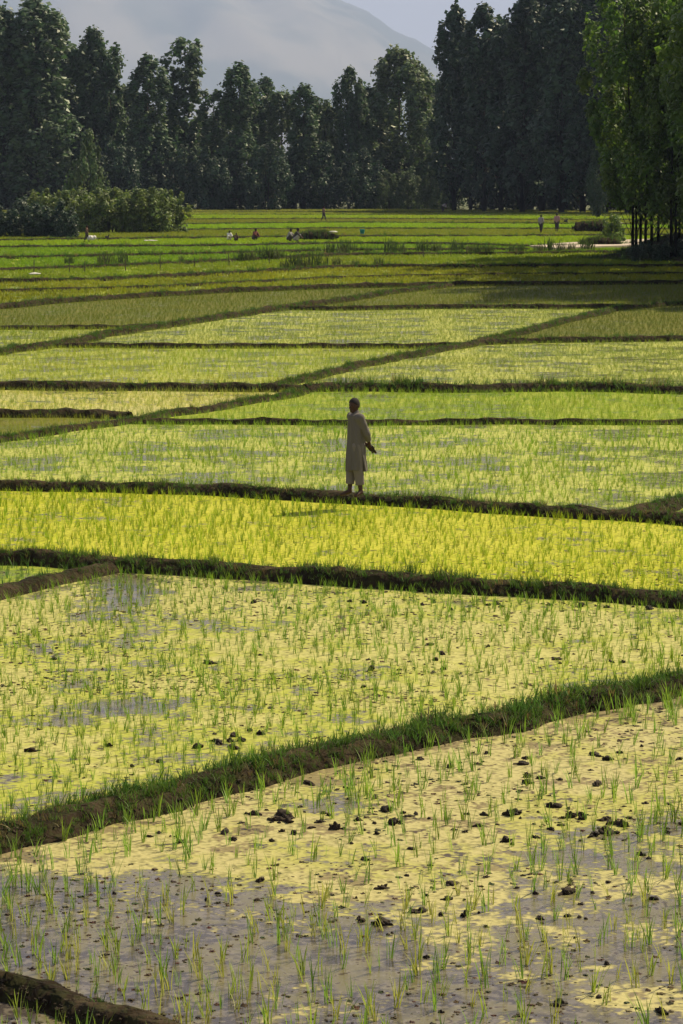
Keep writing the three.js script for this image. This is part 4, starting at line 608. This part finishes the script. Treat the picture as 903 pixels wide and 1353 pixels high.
    for (const s of S2) {
      const e = J['elbow' + s], w = mid(e, J['wrist' + s], sl), f = 0.010 * (fbm(Y * 26 + 3, X * 12 + Z * 12 + 30, 2, 11) - 0.5);
      v = smin(v, cone(X, Y, Z, J['shoulder' + s], e, 0.073, 0.062) + f, 0.03); if (sl > 0) v = smin(v, cone(X, Y, Z, e, w, 0.062, 0.054) + f, 0.02);
      // an open cuff: cut the rounded end square
      const d = V3(w).sub(V3(sl > 0 ? e : J['shoulder' + s])).normalize(), cut = (X - w[0]) * d.x + (Y - w[1]) * d.y + (Z - w[2]) * d.z; if (Math.hypot(X - w[0], Y - w[1], Z - w[2]) < 0.1) v = Math.max(v, cut);
    }
    return v;
  };
  part(st.hem !== undefined ? 'long_shirt' : 'shirt', surface(shirt, lo.map((v) => v - 0.08), hi.map((v, k) => (k === 1 ? Math.min(v, J.neck[1] + 0.1) + 0.0 : v + 0.08)), c), st.cloth, t);
  const legs = (X, Y, Z) => {
    let v = cone(X, Y, Z, mid(J.hipL, J.hipR, 0.2), mid(J.hipL, J.hipR, 0.8), 0.125, 0.125);
    for (const s of S2) { const w = mid(J['knee' + s], J['ankle' + s], st.leg), f = 0.012 * (fbm(Y * 10 + 3, X * 20 + Z * 20 + 40, 2, 13) - 0.5); v = smin(v, cone(X, Y, Z, J['hip' + s], J['knee' + s], 0.110, 0.088) + f, 0.03); v = smin(v, cone(X, Y, Z, J['knee' + s], w, 0.088, 0.078) + f, 0.03);
      const d = V3(w).sub(V3(J['knee' + s])).normalize(), cut = (X - w[0]) * d.x + (Y - w[1]) * d.y + (Z - w[2]) * d.z; if (Math.hypot(X - w[0], Y - w[1], Z - w[2]) < 0.13) v = Math.max(v, cut); }
    return v;
  };
  part('trousers', surface(legs, lo.map((v) => v - 0.05), hi.map((v, k) => (k === 1 ? Math.min(v, J.pelvis[1] + 0.3) : v + 0.05)), c), st.trouser, t);
  t.position.set(x, y, z); t.rotation.y = turn; return t;
}
const skin = matte([0.055, 0.029, 0.02], 0.6), greyHair = matte([0.022, 0.019, 0.018], 0.9), blackHair = matte([0.012, 0.01, 0.009], 0.8);
{ // the man on the bank
  const J = STAND(); Object.assign(J, { elbowL: [0.215, 1.12, -0.11], elbowR: [-0.215, 1.12, -0.11], wristL: [0.12, 0.90, -0.215], wristR: [-0.05, 0.91, -0.225], handL: [-0.75, -0.6, -0.12], handR: [0.6, -0.55, -0.5], palmL: [-0.3, 0.2, -1], palmR: [0.3, 0.2, 1], curl: 0.75,
    headTurn: 0.35, headNod: 0.06, head: [0.0, 1.605, 0.035], kneeL: [0.10, 0.49, 0.0], ankleL: [0.105, 0.085, -0.05], toeL: [0.17, 0.03, 0.09], kneeR: [-0.10, 0.49, 0.04], ankleR: [-0.10, 0.085, 0.07], toeR: [-0.12, 0.03, 0.22] });
  const man = person('man in a long grey-tan shirt standing on a bank, hands behind his back', J, { cell: 0.0115, headCell: 0.0045, handCell: 0.004, skin, hair: greyHair, cloth: matte([0.112, 0.10, 0.09], 0.95), trouser: matte([0.15, 0.13, 0.118], 0.95), sleeve: 0.55, leg: 0.68, hem: 0.46, lean: -0.02 }, 0.25, -47.64, 0, -1.12);
  man.position.set(man.position.x, 0.215, man.position.y || man.position.z);
  // eyes
  const eye = new THREE.SphereGeometry(0.0125, 12, 8), em = matte([0.05, 0.035, 0.03], 0.25);
  for (const s of [-1, 1]) { const e = part('eye', eye, em, man), a = J.headTurn, ex = s * 0.032, ez = 0.0765; e.position.set(J.head[0] + Math.cos(a) * ex + Math.sin(a) * ez, J.head[1] + 0.007, J.head[2] - Math.sin(a) * ex + Math.cos(a) * ez); }
  // sandals held behind his back
  const sole = (() => { const s = new THREE.Shape(), P = [[0, -0.13], [0.035, -0.11], [0.036, -0.04], [0.03, 0.02], [0.048, 0.09], [0.03, 0.135], [0, 0.145], [-0.035, 0.125], [-0.042, 0.08], [-0.03, 0.0], [-0.036, -0.09]]; s.setFromPoints(new THREE.SplineCurve(P.map((p) => new THREE.Vector2(...p))).getPoints(40)); return new THREE.ExtrudeGeometry(s, { depth: 0.014, bevelEnabled: true, bevelSize: 0.003, bevelThickness: 0.003, bevelSegments: 2 }); })();
  const strap = new THREE.TubeGeometry(new THREE.CatmullRomCurve3([[-0.042, 0.03, 0.01], [-0.03, 0.045, 0.05], [0, 0.055, 0.062], [0.032, 0.05, 0.048], [0.046, 0.035, 0.01]].map((p) => V3(p))), 14, 0.009, 6);
  const sm = matte([0.035, 0.024, 0.018], 0.6), pair = thing('sandals', 'pair of dark sandals held behind the standing man\'s back', 'sandals');
  for (const k of [0, 1]) { const s = part('sole', sole, sm, pair); part('strap', strap, sm, s); s.position.set(0.02 * k, 0, -0.03 * k); s.rotation.set(0.2, k ? 0.25 : -0.1, k * 0.25); }
  const off = new THREE.Vector3(0.04, 0.82, -0.30).applyAxisAngle(up, -1.12); pair.position.copy(man.position).add(off); pair.rotation.set(0.5, -1.0, -0.7, 'YXZ'); pair.scale.setScalar(0.85);
}
{ // people far off in the paddies
  const base = { cell: 0.022, headCell: 0.012, handCell: 0.008, skin, hair: blackHair, sleeve: 0.5, leg: 0.6 };
  const white = matte([0.62, 0.60, 0.57]), dark = matte([0.05, 0.045, 0.045]), red = matte([0.16, 0.05, 0.045]), grey = matte([0.28, 0.26, 0.25]), pink = matte([0.34, 0.2, 0.19]), brown = matte([0.10, 0.06, 0.045]);
  const walk = (k) => { const J = STAND(); return Object.assign(J, { kneeL: [0.10, 0.50, 0.14 * k], ankleL: [0.1, 0.10, 0.24 * k], toeL: [0.11, 0.05, 0.42 * k], kneeR: [-0.10, 0.48, -0.06 * k], ankleR: [-0.1, 0.11, -0.3 * k], toeR: [-0.1, 0.04, -0.16 * k], elbowL: [0.23, 1.13, -0.13 * k], wristL: [0.23, 0.90, -0.1 * k], elbowR: [-0.23, 1.13, 0.07 * k], wristR: [-0.22, 0.93, 0.22 * k] }); };
  const ground = (t, s = 1) => { t.position.y = 0.05; t.scale.setScalar(s); return t; };
  const squat = () => ({ hipL: [0.1, 0.24, -0.12], hipR: [-0.1, 0.24, -0.12], kneeL: [0.17, 0.52, 0.2], kneeR: [-0.17, 0.52, 0.2], ankleL: [0.12, 0.09, 0.02], ankleR: [-0.12, 0.09, 0.02], toeL: [0.14, 0.03, 0.2], toeR: [-0.14, 0.03, 0.2], pelvis: [0, 0.28, -0.13], chest: [0, 0.6, 0.0], shoulderL: [0.18, 0.72, 0.05], shoulderR: [-0.18, 0.72, 0.05], elbowL: [0.22, 0.52, 0.24], elbowR: [-0.22, 0.52, 0.24], wristL: [0.1, 0.36, 0.4], wristR: [-0.1, 0.36, 0.4], neck: [0, 0.78, 0.06], head: [0, 0.9, 0.11], headTurn: 0, headNod: 0.3, curl: 0.7 });
  const bend = () => ({ hipL: [0.1, 0.86, -0.15], hipR: [-0.1, 0.86, -0.15], kneeL: [0.13, 0.47, 0.02], kneeR: [-0.13, 0.47, -0.06], ankleL: [0.13, 0.09, -0.05], ankleR: [-0.13, 0.09, -0.14], toeL: [0.15, 0.03, 0.14], toeR: [-0.15, 0.03, 0.04], pelvis: [0, 0.9, -0.12], chest: [0, 1.08, 0.18], shoulderL: [0.18, 1.12, 0.3], shoulderR: [-0.18, 1.12, 0.3], elbowL: [0.2, 0.84, 0.34], elbowR: [-0.2, 0.84, 0.34], wristL: [0.12, 0.6, 0.42], wristR: [-0.12, 0.6, 0.42], neck: [0, 1.17, 0.36], head: [0, 1.24, 0.46], headTurn: 0, headNod: 0.6, curl: 0.7 });
  const put = (label, J, st, px, turn, s) => { const t = person(label, J, { ...base, ...st }, px[0], 0, px[1], turn); return ground(t, s); };
  put('person in a brown shirt and dark trousers striding across the far paddies', walk(1), { cloth: brown, trouser: dark }, [-2.09, -321.24], 1.1, 1.02);
  put('walking person in a pale shirt and dark trousers, one of a pair', walk(0.5), { cloth: grey, trouser: dark }, [18.88, -259.17], 2.6, 1.02);
  put('walking person in a dusty pink shirt and dark trousers, one of a pair', walk(0.6), { cloth: pink, trouser: dark }, [20.88, -265.59], 2.9, 1.04);
  const w = bend(); put('person in a grey shirt bending over beside the edge of the dark grove', w, { cloth: grey, trouser: dark }, [14.54, -391.49], 1.2, 1.0);
  put('person in a dark red shirt squatting alone in the green paddy', squat(), { cloth: red, trouser: dark, sleeve: 0.8, leg: 0.8 }, [-7.32, -231.23], 0.9, 1.02);
  put('person in a grey shirt squatting at the heap of seedlings', squat(), { cloth: grey, trouser: dark, leg: 0.8 }, [-4.33, -228.76], 1.2, 1.05);
  put('person in dark clothes with pale trousers squatting beside the heap of seedlings', squat(), { cloth: dark, trouser: grey, leg: 0.8 }, [-3.72, -226.34], 1.4, 1.15);
  put('small person in a white shirt squatting low in the green paddy', squat(), { cloth: white, trouser: white, leg: 0.8 }, [-9.49, -231.23], 0.4, 0.85);
  put('small person in dark clothes squatting low beside the one in white', squat(), { cloth: brown, trouser: dark, leg: 0.8 }, [-8.82, -228.76], 0.5, 0.7);
  put('person in a dark shirt walking with a large white bundle near the hedge', walk(0.8), { cloth: brown, trouser: dark }, [-21.06, -226.34], 1.3, 0.82);

  // white bundle, sheets, pail, birds
  const lump = (seed, rx, ry, rz, cell) => surface((X, Y, Z) => Math.max(ell(X, Y, Z, [0, ry * 0.8, 0], [rx, ry, rz]) + 0.3 * ry * (fbm(X * 4 + seed, Z * 4 + Y * 5 + seed, 3, seed) - 0.5) * 4, -Y), [-rx * 1.5, -0.05, -rz * 1.5], [rx * 1.5, ry * 2.6, rz * 1.5], cell);
  const cloth = matte([0.5, 0.485, 0.45], 0.9), loose = (name, label, cat, geo, m, x, z, y = 0.05, r = 0) => { const o = new THREE.Mesh(geo, m); o.name = numbered(name); o.position.set(x, y, z); o.rotation.y = r; tag(o, label, cat); scene.add(shadows(o)); };
  loose('white_bundle', 'large white cloth bundle carried by the person near the hedge', 'bundle', lump(3, 0.34, 0.2, 0.26, 0.04), cloth, -20.62, -226.34, 0.25, 0.4);
  loose('white_sheet', 'white plastic sheet lying flat on a bank of the green paddies', 'sheet', lump(5, 0.34, 0.05, 0.25, 0.03), cloth, -16.36, -146.01, 0.42, 0.2);
  loose('white_sheet', 'narrow white cloth lying in the grass near the hedge', 'sheet', lump(7, 0.5, 0.05, 0.25, 0.03), cloth, -14.95, -214.99, 0.45, 0.1);
  loose('white_sheet', 'white cloth at the end of the heap of seedlings', 'sheet', lump(9, 0.4, 0.09, 0.3, 0.04), cloth, -0.77, -241.65, 0.5, 0.3);
  { const pail = thing('pail', 'small teal pail standing in the green paddies', 'pail'), m = matte([0.015, 0.19, 0.14], 0.5); part('tub', new THREE.LatheGeometry([[0.001, 0], [0.17, 0], [0.18, 0.02], [0.24, 0.42], [0.255, 0.43], [0.25, 0.45], [0.225, 0.43], [0.165, 0.03], [0.001, 0.03]].map((p) => new THREE.Vector2(...p)), 24), m, pail); part('handle', new THREE.TorusGeometry(0.235, 0.01, 6, 20, Math.PI), m, pail).position.y = 0.42; const [px, pz] = [1.92, -253.06]; pail.position.set(px, 0.12, pz); }
  const bird = (label, x, z, m, s) => { const b = thing('bird', label, 'bird'); part('body', surface((X, Y, Z) => { let v = ell(X, Y * 0.94 + Z * 0.34, Z * 0.94 - Y * 0.34 + 0.12, [0, 0.30, 0], [0.09, 0.10, 0.2]); v = smin(v, cone(X, Y, Z, [0, 0.38, 0.1], [0, 0.52, 0.15], 0.05, 0.04), 0.05); v = smin(v, cone(X, Y, Z, [0, 0.53, 0.15], [0, 0.52, 0.26], 0.03, 0.005), 0.02); return smin(v, cone(X, Y, Z, [0, 0.27, -0.12], [0, 0.18, -0.36], 0.04, 0.02), 0.04); }, [-0.2, 0, -0.45], [0.2, 0.7, 0.4], 0.02), m, b); for (const q of [-1, 1]) part('leg', tube([V3([q * 0.035, 0.24, 0]), V3([q * 0.04, 0.12, 0.02]), V3([q * 0.04, 0, 0])], [0.012, 0.009, 0.01], 5), m, b); b.position.set(x, 0.2, z); b.scale.setScalar(s); b.rotation.y = 1.2; };
  bird('small dark bird standing beside the person with the white bundle', -19.17, -223.98, dark, 1.0);
  bird('small black bird standing beside the walking pair', 24.15, -294.78, matte([0.015, 0.015, 0.017], 0.5), 1.1);

  // heaps of bundled seedlings
  const heap = (label, x, z, rx, ry, rz, seed) => {
    const h = thing('seedling_heap', label, 'heap'), r = rng(seed), l = []; part('mound', lump(seed, rx, ry, rz, 0.12), soilMat, h);
    for (let i = 0; i < 150; i++) { const a = r() * 6.28, q = Math.sqrt(r()), X = Math.cos(a) * q * rx, Z = Math.sin(a) * q * rz; l.push({ x: X, y: ry * 1.5 * Math.sqrt(Math.max(0, 1 - q * q)) - 0.05, z: Z, r: r() * 6.28, s: 0.35 + 0.3 * r(), ws: 1.1, tx: (r() - 0.5), tz: (r() - 0.5), c: [0.05 + 0.03 * r(), 0.085 + 0.04 * r(), 0.02] }); }
    scatter(h, 'seedling_bundles', TUFT[seed % 4], grassMat, l); h.position.set(x, 0.05, z);
  };
  heap('long dark heap of pulled seedlings beside the squatting people', -2.1, -233.75, 1.65, 0.4, 0.8, 11);
  heap('dark heap of pulled seedlings between the walking pair and the bush', 24.48, -265.59, 1.9, 0.55, 0.9, 12);
  heap('low dark heap of seedlings on the dirt path', 20.42, -214.99, 1.7, 0.35, 0.7, 13);

  // thin stakes
  const stake = new THREE.LatheGeometry([[0.001, -0.2], [0.032, -0.2], [0.028, 0.5], [0.022, 0.85], [0.012, 0.93], [0.001, 0.96]].map((p) => new THREE.Vector2(...p)), 8), wood = matte([0.07, 0.055, 0.04]), rs = rng(61);
  for (const [x, z] of [[-17.9, -159.06], [-15.83, -159.06], [-14.95, -159.06], [-12.86, -162.69], [-10.95, -165.2], [-9.04, -167.8], [-7.01, -170.47], [-4.58, -173.23], [5.56, -185.23], [7.54, -188.5]]) { const o = new THREE.Mesh(stake, wood); o.name = numbered('thin_stake'); o.position.set(x, 0.1, z); o.rotation.set((rs() - 0.5) * 0.16, rs() * 6, (rs() - 0.5) * 0.16); o.scale.set(1, 0.5 + 0.35 * rs(), 1); tag(o, 'thin dark wooden stake standing upright in a far bank', 'stake', 'stakes along a far bank'); scene.add(shadows(o)); }
  // clumps of tall grass on the far banks
  const clump = [1, 2, 3].map((i) => blades(1200 + i, 70, { h: 1, seg: 3, spread: 0.45, lean: 0.3, droop: 0.6, w: 0.045 })), cm = [leafMaterial([0.055, 0.085, 0.022], 0.3), leafMaterial([0.07, 0.085, 0.03], 0.3)];
  const spots = [-17.24, -173.23, -14.96, -171.84, -5.11, -182.08, -4.51, -182.08, -4.09, -183.64, -3.38, -163.94, -2.81, -165.2, -2.26, -165.2, -1.46, -167.8, -0.31, -170.47, -0.78, -193.61, 0.03, -193.61, 0.35, -195.38, 1.85, -193.61, 3.7, -195.38, 4.39, -197.18, 5.97, -199.01, 6.85, -199.01, 8.42, -200.87, 9.13, -193.61, 9.83, -193.61, 10.42, -193.61, 12.25, -197.18, 14.34, -199.01, 15.37, -200.87, 16.14, -200.87, 13.13, -199.01, 17.02, -202.78, 18.32, -204.72, -6.02, -179.03, -6.61, -179.03, -10.22, -174.65, -13.98, -173.23, 0.86, -167.8, 2.27, -169.12];
  for (let i = 0; i < spots.length; i += 2) { const o = new THREE.Mesh(clump[(i / 2) % 3], cm[(i / 2) % 2]); o.name = numbered('tall_grass_clump'); const s = 0.5 + 0.7 * rs(); o.position.set(spots[i], 0.1, spots[i + 1]); o.scale.set(s * 1.1, s, s * 1.1); o.rotation.y = rs() * 6; tag(o, 'clump of tall dark grass sprouting from a far bank', 'grass clump', 'tall grass clumps along the far banks'); scene.add(shadows(o)); }
}

renderer.render(scene, camera);
